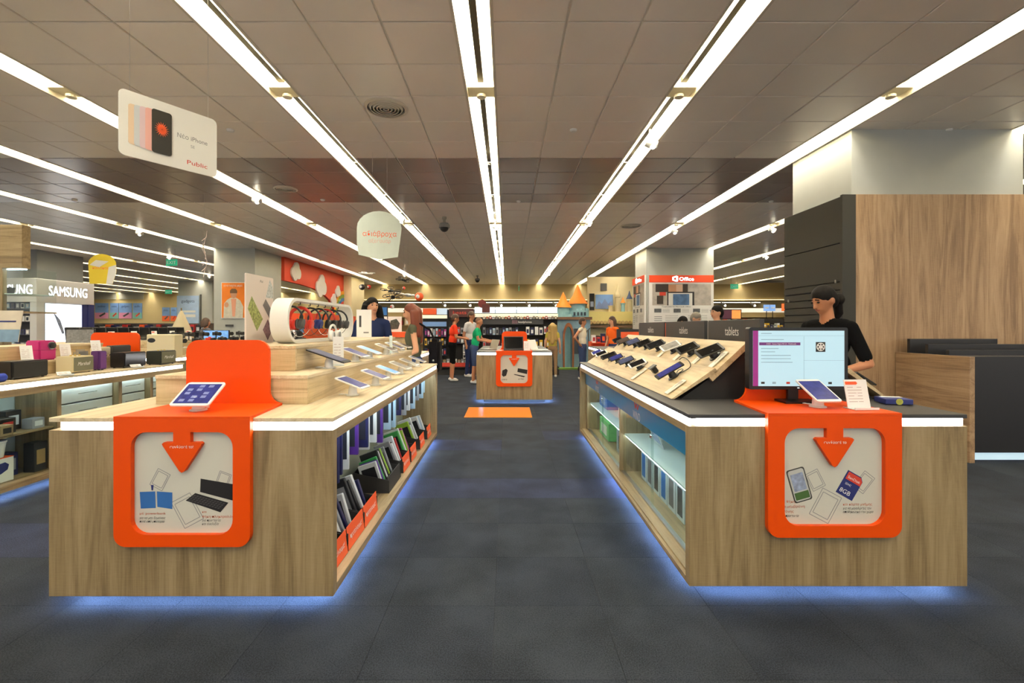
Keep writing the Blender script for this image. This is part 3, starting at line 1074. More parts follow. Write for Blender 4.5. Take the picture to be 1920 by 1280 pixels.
# ---- island C: speakers, at the far left
CX0, CX1, CY0, CY1 = ISL[2]
C = thing('display_island', 'oak speaker island at the left edge, glazed cabinets below its light strip', 'display counter', ((CX0 + CX1) / 2, CY0, 0), 0, 'display islands')
island_core(C, CX0, CX1, CY0, CY1, W_TOP)
MB().box(CX1 - .045, CX1, CY0 + .05, CY1 - .05, .825, LED_Z0 - .004).build('side_rail', W_Y, C, bevel=.001)
MB().box(CX1 - .045, CX1, CY0 + .05, CY1 - .05, ZB, ZB + .05).build('bottom_rail', W_Y, C, bevel=.001)
MB().box(CX0, CX0 + .03, CY0 + .05, CY1 - .05, ZB, LED_Z0 - .004).build('side_panel', W_Y, C)
MB().box(CX0 + .02, CX1 - .02, CY0 + .05, CY1 - .05, LED_Z0 - .03, LED_Z0 - .021).build('inner_ceiling', WHITE_M, C)
MB().box(CX1 - .5, CX1 - .48, CY0 + .05, CY1 - .05, ZB + .042, .86).build('cabinet_back', mat('pale_cabinet_back', S(206, 220, 220), .5), C)
cb = [CY0 + .07, 3.42, 4.30, 4.98, 5.42, CY1 - .07]
for yc in cb:
    MB().box(CX1 - .47, CX1 - .08, yc - .02, yc + .02, ZB + .042, .86).build('post', W_Z, C)
for k, (ya, yb) in enumerate(zip(cb[:-1], cb[1:])):
    MB().box(CX1 - .09, CX1 - .085, ya + .02, yb - .02, ZB + .05, .85).build('glass_door', GLASS, C)
    MB().box(CX1 - .12, CX1 - .11, ya + .03, yb - .03, .838, .848).build('cabinet_light', LED_IN, C)
    MB().box(CX1 - .47, CX1 - .11, ya + .021, yb - .021, .475, .49).build('shelf', W_Y, C)
    if k >= 2:
        for zz in (.58, .75):
            MB().box(CX1 - .47, CX1 - .14, ya + .03, yb - .03, zz - .08, zz + .075).build('white_drawer', WHITE, C, bevel=.003)
            MB().tube([(CX1 - .135, (ya + yb) / 2 - .09, zz), (CX1 - .12, (ya + yb) / 2 - .09, zz), (CX1 - .12, (ya + yb) / 2 + .09, zz), (CX1 - .135, (ya + yb) / 2 + .09, zz)], .004, 6).build('drawer_handle', CHROME, C)
for (a, b_, c, d, z), zz in (((-5.0, -4.42, 2.6, 5.5, 1.08), ZT), ((-5.0, -4.62, 2.7, 5.3, 1.22), 1.08)):
    MB().box(a, b_, c, d, zz + .001, z - .022).build('tier_body', W_TIER, C)
    MB().box(a - .004, b_ + .004, c - .004, d + .004, z - .0215, z).build('tier_top', W_TOP, C, bevel=.002)
up = rrect(-4.98, -4.40, ZT + .003, 1.335, .06, 6, 'cd')
MB().prism(up, 'y', 5.55, 5.568).build('upright_panel', ORANGE, C)

# ---- island D: the counter in the middle of the aisle
DX0, DX1, DY0, DY1 = -.56, .845, 8.57, 11.2
D = thing('display_island', 'oak counter in the middle of the aisle with a laptop before its orange upright', 'display counter', ((DX0 + DX1) / 2, DY0, 0), 0, 'display islands')
island_core(D, DX0, DX1, DY0, DY1, CHAR)
MB().box(DX0, DX0 + .03, DY0 + .05, DY1 - .05, ZB, LED_Z0 - .004).build('side_panel', W_Y, D)
MB().box(DX1 - .03, DX1, DY0 + .05, DY1 - .05, ZB, LED_Z0 - .004).build('side_panel', W_Y, D)
jx0, jx1, jz0, jz1, yfd = orange_wrap(D, PX(930, DY0), PX(998, DY0), DY0, PZ(724, DY0), DY0 + .5, PZ(621, DY0 + .5), PX(941, DY0 + .5), PX(988, DY0 + .5), word='συνδύασέ το!')
b = MB()
flat(b, art([(942, 694), (949, 691), (952, 694), (949, 704), (944, 706), (941, 703)], DY0), yfd - .001)
flat(b, art([(971, 690), (989, 693), (988, 701), (970, 697)], DY0), yfd - .001)
flat(b, art([(965, 701), (985, 705), (982, 707), (963, 702)], DY0), yfd - .001)
b.build('printed_mouse_and_case', MATS['black_print'], D)
for s_, px, py in (('και ποντίκι', 941, 711), ('και θήκη', 972, 710)):
    p = Q(px, py, DY0)
    lettering(s_, INK, D, Vector((p[0], yfd, p[1])), X, Z, h=.03, w=.1, align='l', shear=.2)

mt = MB().box(-.66, .395, 7.17, 8.06, .001, .006).build('floor_mat', mat('orange_floor_sheet', S(244, 140, 44), .22))
tag(mt, 'glossy orange rectangle on the carpet before the middle counter', 'floor mat')

# ------------------------------------------------------------------ goods on the two aisle islands
ORD = ['first', 'second', 'third', 'fourth', 'fifth', 'sixth', 'seventh', 'eighth', 'ninth', 'tenth', 'eleventh', 'twelfth', 'thirteenth', 'fourteenth', 'fifteenth', 'sixteenth', 'seventeenth', 'eighteenth', 'nineteenth', 'twentieth', 'twenty-first', 'twenty-second', 'twenty-third', 'twenty-fourth']
def scr(name, r, g, b, es=.55, var=.25, vs=30):
    if name in MATS:
        return MATS[name]
    m = mat(name, S(r, g, b), .3, var=var, vscale=vs, spec=.15)
    nt = m.node_tree
    bs = nt.nodes['Principled BSDF']
    ramp = [n for n in nt.nodes if n.type == 'VALTORGB'][0]
    nt.links.new(ramp.outputs[0], bs.inputs['Emission Color'])
    bs.inputs['Emission Strength'].default_value = es
    return m


SCR = {'navy': scr('screen_navy', 40, 44, 104), 'blue': scr('screen_sky_blue', 110, 160, 225), 'dusk': scr('screen_dusk', 60, 66, 92), 'brown': scr('screen_brown', 66, 54, 46), 'grey': scr('screen_grey', 120, 116, 108), 'black': mat('screen_off', S(22, 24, 28), .08),
       'mirror': mat('screen_off_glossy', S(14, 15, 15), .05)}
PROTO = {}


def device(bez, screen, w, d, tilt, sh, cable=WHITE, post=WHITE, rot=0, marks=False, roll=0):
    """tablet or phone on a security stand, long side along local x, face up and towards +x"""
    key = (bez.name, screen.name, w, d, tilt, sh, rot, marks, roll)
    if key in PROTO:
        return copy_tree(PROTO[key])
    T = thing('tablet', 'tablet', 'tablet')
    M = Matrix.Translation((0, 0, sh)) @ Matrix.Rotation(radians(tilt), 4, 'Y') @ Matrix.Rotation(radians(-roll), 4, 'X') @ Matrix.Rotation(rot, 4, 'Z')
    bd = MB()
    bd.prism(rrect(-w / 2, w / 2, -d / 2, d / 2, min(w, d) * .09, 4), 'z', -.004, .004, 0, M)
    body = bd.build('body', bez, T, world=False)
    s_ = MB()
    s_.box(-w / 2 * .82, w / 2 * .82, -d / 2 * .88, d / 2 * .88, .004, .0052, 0, M)
    so = s_.build('screen', screen, body, world=False)
    if marks:
        q = MB()
        for i in range(3):
            for j in range(5):
                if (i + j) % 3:
                    q.box(-w * .36 + j * w * .15, -w * .36 + j * w * .15 + w * .1, -d * .34 + i * d * .24, -d * .34 + i * d * .24 + d * .13, .0052, .0057, 0, M)
        q.build('screen_icons', mat('screen_icons', S(110, 120, 170), .3, emit=S(110, 120, 170), es=.3), so, world=False)
    t = sin(radians(tilt))
    MB().tube([(0, 0, .004), (0, 0, sh * .5), (t * .02, 0, sh - .006)], [.030, .026, .02], 12).build('stand', post, T, smooth=40, world=False)
    MB().lathe([(.042, 0), (.042, .005), (.034, .008)], (0, 0, 0), 16).build('stand_base', post, T, smooth=30, world=False)
    MB().tube([(-.03, -.01, .006), (-.06, -.03, .012), (-.085, -.02, .006), (-.075, .01, .005), (-.04, .012, .005)], .0028, 5).build('cable', cable, T, world=False)
    PROTO[key] = T
    return T


def put(o, loc, label, cat, group, rz=0.0, rot=None, name=None):
    o.location = loc
    o.rotation_euler = rot if rot is not None else (0, 0, rz)
    tag(o, label, cat, group)
    if name:
        o.name = name
    return o


for k, (Yt, s_) in enumerate(((3.07, 'navy'), (3.60, 'navy'), (3.98, 'blue'), (4.45, 'grey'), (4.86, 'grey'), (5.30, 'dusk'))):
    put(device(WHITE, SCR[s_], .20, .145, 20, .085), (-1.02, Yt, ZT + .001), 'white tablet on the left island counter, %s from the camera in the lower row' % ORD[k], 'tablet', 'tablets in the lower row', rz=radians(-6 + 3 * (k % 3)))
for k, (Yt, s_) in enumerate(((3.76, 'navy'), (4.15, 'blue'), (4.72, 'brown'), (5.10, 'dusk'), (5.45, 'brown'))):
    put(device(WHITE, SCR[s_], .21, .15, 20, .075), (-1.228, Yt, TA1[4] + .001), 'white tablet on the middle step of the left island, %s from the camera' % ORD[k + 1], 'tablet', 'tablets on the middle step', rz=radians(-4 + 4 * (k % 2)))
put(device(BLACK, SCR['dusk'], .27, .16, 19, .085), (-1.212, 3.16, TA1[4] + .001), 'black tablet on a white stand at the near end of the middle step', 'tablet', 'tablets on the middle step')
put(device(WHITE, SCR['navy'], .185, .205, 33, .085, rot=0, marks=True), (PX(372, 2.45), 2.45, ZT + .013), 'white tablet with app icons standing on the orange sheet of the left island', 'tablet', None, rz=radians(-90))
put(device(WHITE, SCR['navy'], .195, .145, 30, .09), (PX(1529, 2.57), 2.55, ZT + .013), 'white tablet before the monitor on the orange sheet of the right island', 'tablet', None, rz=radians(-84))

# phones on the sloping boards
def on_slope(x0, z0, x1, z1, x):
    return z0 + (z1 - z0) * (x - x0) / (x1 - x0)


tiltL, tiltU = math.atan2(.194, .272), math.atan2(.223, .238)
low = [(5.80, WHITE, 'navy', .13), (5.52, WHITE, 'black', .14), (5.12, BLACK, 'black', .17), (4.78, BLACK, 'navy', .14), (4.38, BLACK, 'dusk', .15), (4.0, WHITE, 'black', .15)]
TAGP = mat('clear_price_label', S(236, 226, 206), .3)
for k, (Yt, bz, s_, L) in enumerate(low):
    x = 1.155
    z = on_slope(1.028, ZT + .004, 1.30, 1.146, x)
    col = 'white' if bz is WHITE else 'black'
    put(device(bz, SCR[s_], L, .075, -14, .05, BLACK, BLACK, roll=26), (x, Yt, z + .003), '%s smartphone on the lower slope of the right island, %s from the far end' % (col, ORD[k]), 'smartphone', 'phones on the lower slope', rot=(0, tiltL, pi), name='smartphone')
o = put(device(BLACK, SCR['navy'], .21, .06, -6, .055, BLACK, BLACK, roll=20), (1.165, 3.23, on_slope(1.028, ZT + .004, 1.30, 1.146, 1.165) + .003), 'long narrow dark phone nearest the camera on the lower slope, with a looped cable', 'smartphone', 'phones on the lower slope', rot=(0, tiltL, pi), name='smartphone')
MB().tube([(-.1, 0, .075), (-.125, .02, .08), (-.135, .05, .05), (-.12, .07, .015), (-.08, .055, .006), (-.03, .02, .006)], .003, 6).build('looped_cable', BLACK, o, world=False)
T = thing('phone_stand', 'empty black phone stand on the lower slope of the right island', 'stand', (1.16, 3.60, on_slope(1.028, ZT + .004, 1.30, 1.146, 1.16) + .003), rot=(0, tiltL, pi))
MB().box(-.02, .02, -.03, .03, 0, .045).build('block', BLACK, T, bevel=.006, world=False)
MB().box(-.03, .03, -.035, .035, .046, .056).build('pad', DKGREY, T, bevel=.003, world=False)
upr = [(5.72, BLACK, 'black', .11), (5.36, BLACK, 'brown', .14), (4.95, BLACK, 'dusk', .14), (4.56, BLACK, 'mirror', .14), (4.2, BLACK, 'black', .16), (3.82, WHITE, 'grey', .16), (3.46, BLACK, 'mirror', .16), (3.08, BLACK, 'mirror', .175)]
for k, (Yt, bz, s_, L) in enumerate(upr):
    x = 1.385
    z = on_slope(1.262, 1.086, 1.50, 1.309, x)
    col = 'white' if bz is WHITE else 'black'
    put(device(bz, SCR[s_], L, .085, -22, .055, BLACK, BLACK, roll=28), (x, min(Yt, 5.64), z + .003), '%s smartphone on the upper slope of the right island, %s from the far end' % (col, ORD[k]), 'smartphone', 'phones on the upper slope', rot=(0, tiltU, pi), name='smartphone')


def price_tag(x, yc, z, a, lab):
    T = thing('price_label', lab, 'price label', (x, yc, z), rot=(0, a, pi), group='clear price labels on the slopes')
    MB().box(-.075, .075, -.03, .03, 0, .004).build('holder', TAGP, T, world=False)
    b = MB()
    for i in range(4):
        b.box(-.06, -.06 + .03 * (1 + (i * 7) % 3), -.022 + .011 * i, -.018 + .011 * i, .004, .0045)
    b.build('printed_lines', GREY, T, world=False)


for k, yc in enumerate((3.02, 3.85)):
    price_tag(1.10, yc, on_slope(1.028, ZT + .004, 1.30, 1.146, 1.10) + .007, tiltL, 'clear price label on the lower slope, %s from the camera' % ORD[k])
for k, yc in enumerate((2.99, 3.27, 3.64, 4.02)):
    price_tag(1.365, yc, on_slope(1.262, 1.086, 1.50, 1.309, 1.365) + .007, tiltU, 'clear price label on the upper slope, %s from the camera' % ORD[k])
put(device(BLACK, SCR['black'], .15, .075, -5, .04, BLACK, BLACK), (2.28, 3.0, on_slope(2.385, ZT + .004, 2.135, 1.146, 2.28) + .004), 'black smartphone on the slope that faces the service desk', 'smartphone', None, rot=(0, math.atan2(.194, .25), 0), name='smartphone')

# monitor
T = thing('monitor', 'black framed monitor showing a white menu with a purple bar, on the right island', 'monitor', (1.70, 2.72, ZT + .013), rz=radians(-1.5))
MB().prism(rrect(-.283, .283, .075, .437, .012, 3), 'y', -.02, .03).build('case', BLACK, T, world=False)
MB().box(-.10, .10, -.07, .05, 0, .012).box(-.03, .03, .031, .05, .012, .2).build('foot', BLACK, T, world=False)
WSC = mat('menu_screen_white', S(90, 110, 116), .3, emit=S(200, 232, 242), es=.85, spec=.15)
s0 = MB().box(-.262, .262, -.0215, -.0205, .095, .418).build('screen', WSC, T, world=False)
def onscr(name, x0, x1, z0, z1, m):
    MB().box(x0, x1, -.0225, -.0216, z0, z1).build(name, m, s0, world=False)
PURP = mat('purple_screen_bar', S(128, 30, 110), .2, emit=S(128, 30, 110), es=.6)
onscr('purple_bar', -.262, -.232, .095, .418, PURP)
onscr('highlighted_row', -.226, .01, .333, .350, mat('plum_row', S(96, 44, 104), .2, emit=S(96, 44, 104), es=.5))
GL = mat('grey_screen_line', S(120, 150, 165), .2, emit=S(130, 160, 172), es=.5)
for i in range(7):
    onscr('menu_line', -.215, -.215 + (.10, .08, .17, .17, .18, .13, .06)[i], (.312, .293, .272, .253, .232, .364, .40)[i], (.312, .293, .272, .253, .232, .364, .40)[i] + .004, GL)
onscr('divider', .03, .0312, .13, .385, GL); onscr('divider', -.23, .26, .388, .3892, GL); onscr('divider', .03, .26, .245, .2462, GL)
MI = wm(T)
def wv(x, z): return MI @ Vector((x, -.0225, z))
lettering('DVD1  Casino Night-ME 5.0 - Multimedia', PAPER, s0, wv(-.10, .3415), MI.to_3x3() @ X, Z, h=.008, w=.17)
b = MB().box(.098, .152, -.0235, -.0226, .295, .352)
b.build('reel_tile', INK, s0, world=False)
b = MB()
b.lathe([(.024, 0), (.024, .001)], (0, 0, 0), 24, 0, Matrix.Translation((.125, -.0236, .324)) @ Matrix.Rotation(pi / 2, 4, 'X'))
b.build('reel', PAPER, s0, world=False)
b = MB()
for k in range(6):
    b.lathe([(.0045, 0), (.0045, .001)], (0, 0, 0), 10, 0, Matrix.Translation((.125 + .015 * cos(k * pi / 3), -.0247, .324 + .015 * sin(k * pi / 3))) @ Matrix.Rotation(pi / 2, 4, 'X'))
b.build('reel_holes', INK, s0, world=False)['kind'] = 'stuff'
for i, x in enumerate((-.215, -.15, -.07, .02, .17)):
    onscr('menu_icon', x, x + .02, .108, .120, (INK, GL, REDP, GL, INK)[i])
MB().box(-.006, .006, -.0205, -.02, .083, .087).build('power_light', mat('power_dot', S(250, 250, 250), .3, emit=(1, 1, 1, 1), es=1.5), T, world=False)
# price stand beside it
def sign_stand(loc, w, h, lab, cat='price sign', rz=0.0, lean=12, orange=True, paper=PAPER, group=None):
    T = thing('sign_stand', lab, cat, loc, rz, group)
    M = Matrix.Rotation(radians(-lean), 4, 'X')
    MB().box(-w / 2, w / 2, -.002, .002, 0, h, 0, M).build('sheet', paper, T, world=False)
    MB().box(-w / 2 - .003, w / 2 + .003, -.05, .03, 0, .003).box(-w / 2 - .003, w / 2 + .003, -.052, -.048, 0, .012).build('acrylic_foot', mat('clear_acrylic', S(228, 236, 236), .08), T, world=False)
    b = MB()
    for i in range(6):
        z = h * (.72 - .1 * i)
        b.box(-w * .4, -w * .4 + w * (.25 + .12 * ((i * 5) % 3)), -.0028, -.0021, z, z + h * .02, 0, M)
        b.box(w * .02, w * .02 + w * (.2 + .1 * ((i * 3) % 3)), -.0028, -.0021, z, z + h * .02, 0, M)
    b.build('printed_lines', mat('faint_print', S(190, 170, 165), .7), T, world=False)['kind'] = 'stuff'
    if orange:
        MB().prism([(-w * .46, h * .82), (w * .02, h * .82), (w * .08, h * .87), (w * .02, h * .93), (-w * .46, h * .93)], 'y', -.0028, -.0021, 0, M).build('orange_flash', ORANGE2, T, world=False)
    return T


sign_stand((PX(1606, 2.52), 2.50, ZT + .014), .13, .155, 'white price sheet with an orange flash in a clear stand beside the monitor', rz=radians(4))
sign_stand((-1.235, 3.40, TA1[4] + .001), .075, .21, 'narrow clear sign standing on the middle step before the headphone ring', rz=radians(20), orange=False, paper=mat('frosted_sheet', S(236, 232, 226), .3), lean=3)
sign_stand((-1.23, 4.93, TA1[4] + .001), .03, .19, 'slim clear sign post among the tablets near the far end', rz=radians(30), orange=False, paper=MATS['frosted_shelf'], lean=2)
bxo = thing('boxed_accessory', 'dark blue flat box with a white label lying right of the monitor', 'box', (2.285, 2.74, ZT + .004), rz=radians(-12))
MB().box(-.07, .07, -.06, .06, 0, .03).build('carton', BLUED, bxo, bevel=.002, world=False)
MB().box(-.05, .06, .02, .055, .0305, .0315).build('label', PAPER, bxo, world=False)
MB().lathe([(.018, 0), (.018, .001), (.012, .001), (.012, 0)], (0, 0, 0), 16, 0, Matrix.Translation((.0, -.0605, .016)) @ Matrix.Rotation(pi / 2, 4, 'X')).build('round_mark', mat('lime_print', S(190, 190, 90), .6), bxo, world=False)

# headphone ring
T = thing('headphone_ring', 'white racetrack shaped ring rack with headphones hanging inside, on the left island', 'display rack', (-1.58, 3.9, TA2[4]))
def race(y0, y1, z0, z1, r, n=10):
    return rrect(y0, y1, z0, z1, r, n)
MB().prism(race(3.22, 4.60, TA2[4] + .001, 1.612, .15), 'x', -1.648, -1.522, 0, None, [race(3.245, 4.575, TA2[4] + .022, 1.590, .13)]).build('ring', WHITE_M, T, smooth=35)
hooks = []
HP = None
REDH = mat('red_headphone', S(206, 44, 30), .35)
for k, (yy, m, cm, lab) in enumerate(((3.40, BLACK, DKGREY, 'black headphones hanging at the near end of the ring'), (3.56, REDH, REDH, 'red headphones hanging in the ring'), (3.74, BLACK, BLUED, 'black and blue headphones hanging behind the red ones'),
                                 (3.90, BLACK, mat('yellow_cushion', S(190, 150, 60), .6), 'headphones with yellow cushions hanging in the middle of the ring'), (4.05, REDH, BLACK, 'headphones with a red band and black cups in the ring'),
                                 (4.20, BLACK, BLACK, 'plain black headphones, second from the far end of the ring'), (4.36, BLACK, DKGREY, 'black headphones at the far end of the ring'))):
    c = Vector((-1.585, yy, 1.575))
    MB().tube([(-1.585, yy, 1.5895), (-1.585, yy, 1.572), (-1.585, yy - .03, 1.568)], .004, 6).build('hook', BLACK, T)
    H = thing('headphones', lab, 'headphones', c + Vector((0, 0, -.021 if k != 1 else -.026)), rz=radians(10 - 5 * (k % 3)), group='headphones hanging in the ring')
    arc = [(.082 * sin(radians(a)), 0, -.09 + .09 * cos(radians(a))) for a in range(-100, 101, 20)]
    MB().tube(arc, .008 if k != 1 else .013, 8).build('headband', m, H, smooth=40, world=False)
    for s_ in (-1, 1):
        MB().lathe([(.02, -.02), (.038, -.014), (.04, .008), (.03, .02)], (0, 0, 0), 16, 0, Matrix.Translation((s_ * .074, 0, -.13)) @ Matrix.Rotation(s_ * pi / 2 + .2, 4, 'Y')).build('ear_cup', cm if k != 3 else BLACK, H, smooth=40, world=False)
        MB().lathe([(.036, 0), (.04, .008), (.032, .018)], (0, 0, 0), 16, 0, Matrix.Translation((s_ * .056, 0, -.13)) @ Matrix.Rotation(-s_ * pi / 2, 4, 'Y')).build('cushion', cm, H, smooth=40, world=False)
    MB().tube([(.07, 0, -.165), (.05, -.02, -.20), (.01, -.03, -.222), (-.03, -.02, -.21), (-.06, .0, -.17)], .0025, 5).build('lead', WHITE if k in (1, 4) else BLACK, H, world=False)
H = thing('headphones', 'white headphones lying on the step before the ring', 'headphones', (-1.44, 3.84, TA2[4] + .001))
MB().tube([(0, .085 * sin(radians(a)), .05 + .085 * cos(radians(a))) for a in range(-105, 106, 15)], .009, 8).build('headband', WHITE, H, smooth=40, world=False)
for s_ in (-1, 1):
    MB().lathe([(.02, -.018), (.044, -.012), (.046, .01), (.034, .022)], (0, 0, 0), 18, 0, Matrix.Translation((0.012, s_ * .075, .047)) @ Matrix.Rotation(pi / 2, 4, 'Y') @ Matrix.Rotation(.3 * s_, 4, 'X')).build('ear_cup', WHITE, H, smooth=40, world=False)
    MB().lathe([(.03, 0), (.033, .002), (.02, .004)], (0, 0, 0), 16, 0, Matrix.Translation((.034, s_ * .075, .047)) @ Matrix.Rotation(pi / 2, 4, 'Y')).build('cup_disc', GREY, H, smooth=40, world=False)
MB().tube([(0, -.05, .004), (.05, -.1, .004), (.06, .0, .004), (.03, .12, .004), (.055, .2, .004), (.05, .3, .004)], .0025, 5).build('lead', WHITE, H, world=False)
# poster stands on the top step
T = thing('poster_stand', 'tall white poster with slanted printed tablets on the left island', 'poster stand', (-1.80, 3.385, TA2[4]))
MB().prism(rrect(3.20, 3.575, TA2[4] + .001, 1.775, .012), 'x', -1.81, -1.80).build('board', mat('pale_pink_board', S(226, 214, 206), .5), T)
def onposter(name, pts, m, off=.0008):
    b = MB()
    b.poly([(-1.80 + off, p[0], p[1]) for p in pts])
    b.build(name, m, T)
onposter('printed_tablet', [(3.22, 1.53), (3.27, 1.62), (3.42, 1.46), (3.34, 1.37)], mat('floral_print', S(150, 160, 96), .6, var=.6, vscale=60))
onposter('printed_tablet', [(3.42, 1.56), (3.46, 1.61), (3.56, 1.52), (3.56, 1.42)], mat('slate_print', S(110, 106, 106), .6))
onposter('printed_tablet', [(3.46, 1.62), (3.52, 1.76), (3.57, 1.70), (3.57, 1.62)], mat('photo_print', S(190, 196, 196), .6, var=.3, vscale=60))
onposter('printed_tablet', [(3.42, 1.38), (3.49, 1.46), (3.56, 1.38), (3.49, 1.30)], mat('wine_print', S(112, 84, 92), .6, var=.5, vscale=60))
lettering('iPad', INK, T, Vector((-1.80, 3.40, 1.735)), Y_, Z, h=.018)
T = thing('poster_stand', 'small white poster with one upright dark device, at the far end of the top step', 'poster stand', (-1.62, 5.3, TA2[4]))
MB().box(-1.72, -1.55, 5.31, 5.318, TA2[4] + .001, 1.60).build('board', PAPER, T)
MB().box(-1.69, -1.665, 5.3085, 5.3095, 1.40, 1.53).build('printed_device', DKGREY, T)
MB().box(-1.64, -1.58, 5.3085, 5.3095, 1.33, 1.345).build('printed_line', GREY, T)
bh = thing('action_camera_kit', 'black goggle shaped gadget lying at the near end of the top step', 'gadget', (-1.70, 3.72, TA2[4] + .001))
MB().box(-.05, .05, -.06, .10, 0, .03).build('tray', BLACK, bh, bevel=.006, world=False)
MB().ball((0, .03, .055), (.045, .07, .04), 14, 8).build('goggle', BLACK_M, bh, smooth='all', world=False)
MB().tube([(.02, -.05, .03), (.03, -.055, .07), (.0, -.05, .085), (-.03, -.045, .06)], .01, 8).build('strap', SILVER, bh, smooth=40, world=False)

# ---- accessories on the open side of island A
CASES = [mat('case_' + n, S(*c), .4) for n, c in (('purple', (86, 48, 140)), ('navy', (36, 38, 84)), ('white', (222, 224, 226)), ('black', (34, 34, 38)), ('lime', (150, 190, 60)), ('green', (70, 170, 90)), ('magenta', (170, 60, 140)), ('grey', (150, 152, 158)), ('pale_blue', (168, 196, 216)), ('red', (180, 40, 40)))]
CN = {m.name[5:]: m for m in CASES}
DEV = mat('pack_window_dark', S(52, 54, 62), .25)


def hang_pack(yc, x, z, w, h, m, lab, back=None, t=.022, rz=0, grp='accessory packs hanging under the left island'):
    T = thing('accessory_pack', lab, 'accessory pack', (x, yc, z), rz, grp)
    MB().box(-w / 2, w / 2, -t / 2, t / 2, -h, -.0).build('carton', m, T, bevel=.002, world=False)
    MB().box(-w * .36, w * .36, -t / 2 - .002, -t / 2 - .0005, -h * .78, -h * .16).build('window', back or DEV, T, world=False)
    MB().tube([(0, 0, -.012), (0, 0, .016)], .003, 6).build('hang_tab', m, T, world=False)


peg = [p for p in bpy.data.objects if p.parent is A and p.name.startswith('peg_wall')][0]
packs = [(2.62, 'navy', .13, .24), (2.66, 'purple', .12, .25), (2.72, 'navy', .12, .23), (2.86, 'white', .07, .24), (2.90, 'black', .07, .22), (3.02, 'purple', .12, .20), (3.20, 'navy', .10, .2), (3.32, 'white', .14, .24), (3.44, 'white', .14, .22), (3.58, 'purple', .10, .25),
         (3.74, 'black', .1, .2), (3.86, 'pale_blue', .12, .22), (3.96, 'pale_blue', .12, .22), (4.10, 'white', .12, .23), (4.24, 'navy', .12, .18), (4.36, 'grey', .12, .2), (4.50, 'navy', .1, .19), (4.62, 'white', .14, .2), (4.78, 'pale_blue', .13, .21), (4.92, 'white', .13, .2), (5.1, 'grey', .12, .18), (5.25, 'pale_blue', .12, .18), (5.4, 'white', .1, .17), (5.52, 'pale_blue', .1, .16)]
for k, (yy, cn, w, h) in enumerate(packs):
    x = AX1 - .15 - .02 * ((k * 5) % 3)
    near = '%s accessory pack hanging under the left island, %s from the camera' % (cn.replace('_', ' '), ORD[k])
    hang_pack(yy, x, .815, min(w * 1.15, .14), h * 1.22, CN[cn], near, back=(CN['white'] if cn in ('navy', 'black') and k % 2 else None), rz=radians(-8 + 5 * (k % 4)))
    cn2 = packs[(k * 7 + 3) % len(packs)][1]
    hang_pack(yy + .045, AX1 - .33, .815, .12, .2 + .02 * (k % 4), CN[cn2], '%s accessory pack in the rear layer under the left island, %s from the camera' % (cn2.replace('_', ' '), ORD[k]), rz=radians(4 - 4 * (k % 3)), grp='rear accessory packs under the left island')
    for dy in (0, .045):
        MB().tube([(AX1 - .42, yy + dy, .834), (AX1 - .10, yy + dy, .834), (AX1 - .09, yy + dy, .841)], .0025, 5).build('hook', SILVER, A)


BIN = mat('black_card_bin', S(38, 36, 36), .6)
def bin_(y0, y1, k, front=True):
    xf, xb = -.918, -1.2
    T = thing('card_bin', ('black card bin with an orange label, %s from the camera under the left island' % ORD[k]) if front else 'large black card bin without a label under the left island', 'bin', ((xf + xb) / 2, (y0 + y1) / 2, ZB + .043), 0, 'card bins under the left island')
    z = ZB + .044
    h0, h1 = .10, .16
    t = .004
    for yy in (y0, y1 - t):
        MB().prism([(xb, z), (xf, z), (xf + .0, z + h0), (xb, z + h1)], 'y', yy, yy + t).build('side', BIN, T)
    MB().box(xb, xb + t, y0 + t, y1 - t, z, z + h1).build('back', BIN, T)
    MB().box(xb, xf, y0 + t, y1 - t, z, z + t).build('floor_panel', BIN, T)
    MB().prism([(xf - t, z + t), (xf, z + t), (xf - .012, z + h0 + .02), (xf - .012 - t, z + h0 + .02)], 'y', y0 + t, y1 - t).build('front', BIN, T)
    if front:
        zc = z + .06
        lab = MB().prism([(xf + .002, z + .002), (xf + .004, z + .002), (xf - .010, z + .135), (xf - .012, z + .135)], 'y', y0, y1).build('orange_label', ORANGE2, T)
        lettering('προτείνουμε!', PAPER, lab, Vector((xf - .0028, (y0 + y1) / 2, z + .068)), Y_, Vector((-.014, 0, .133)), h=.03, w=(y1 - y0) * .72)
    return z


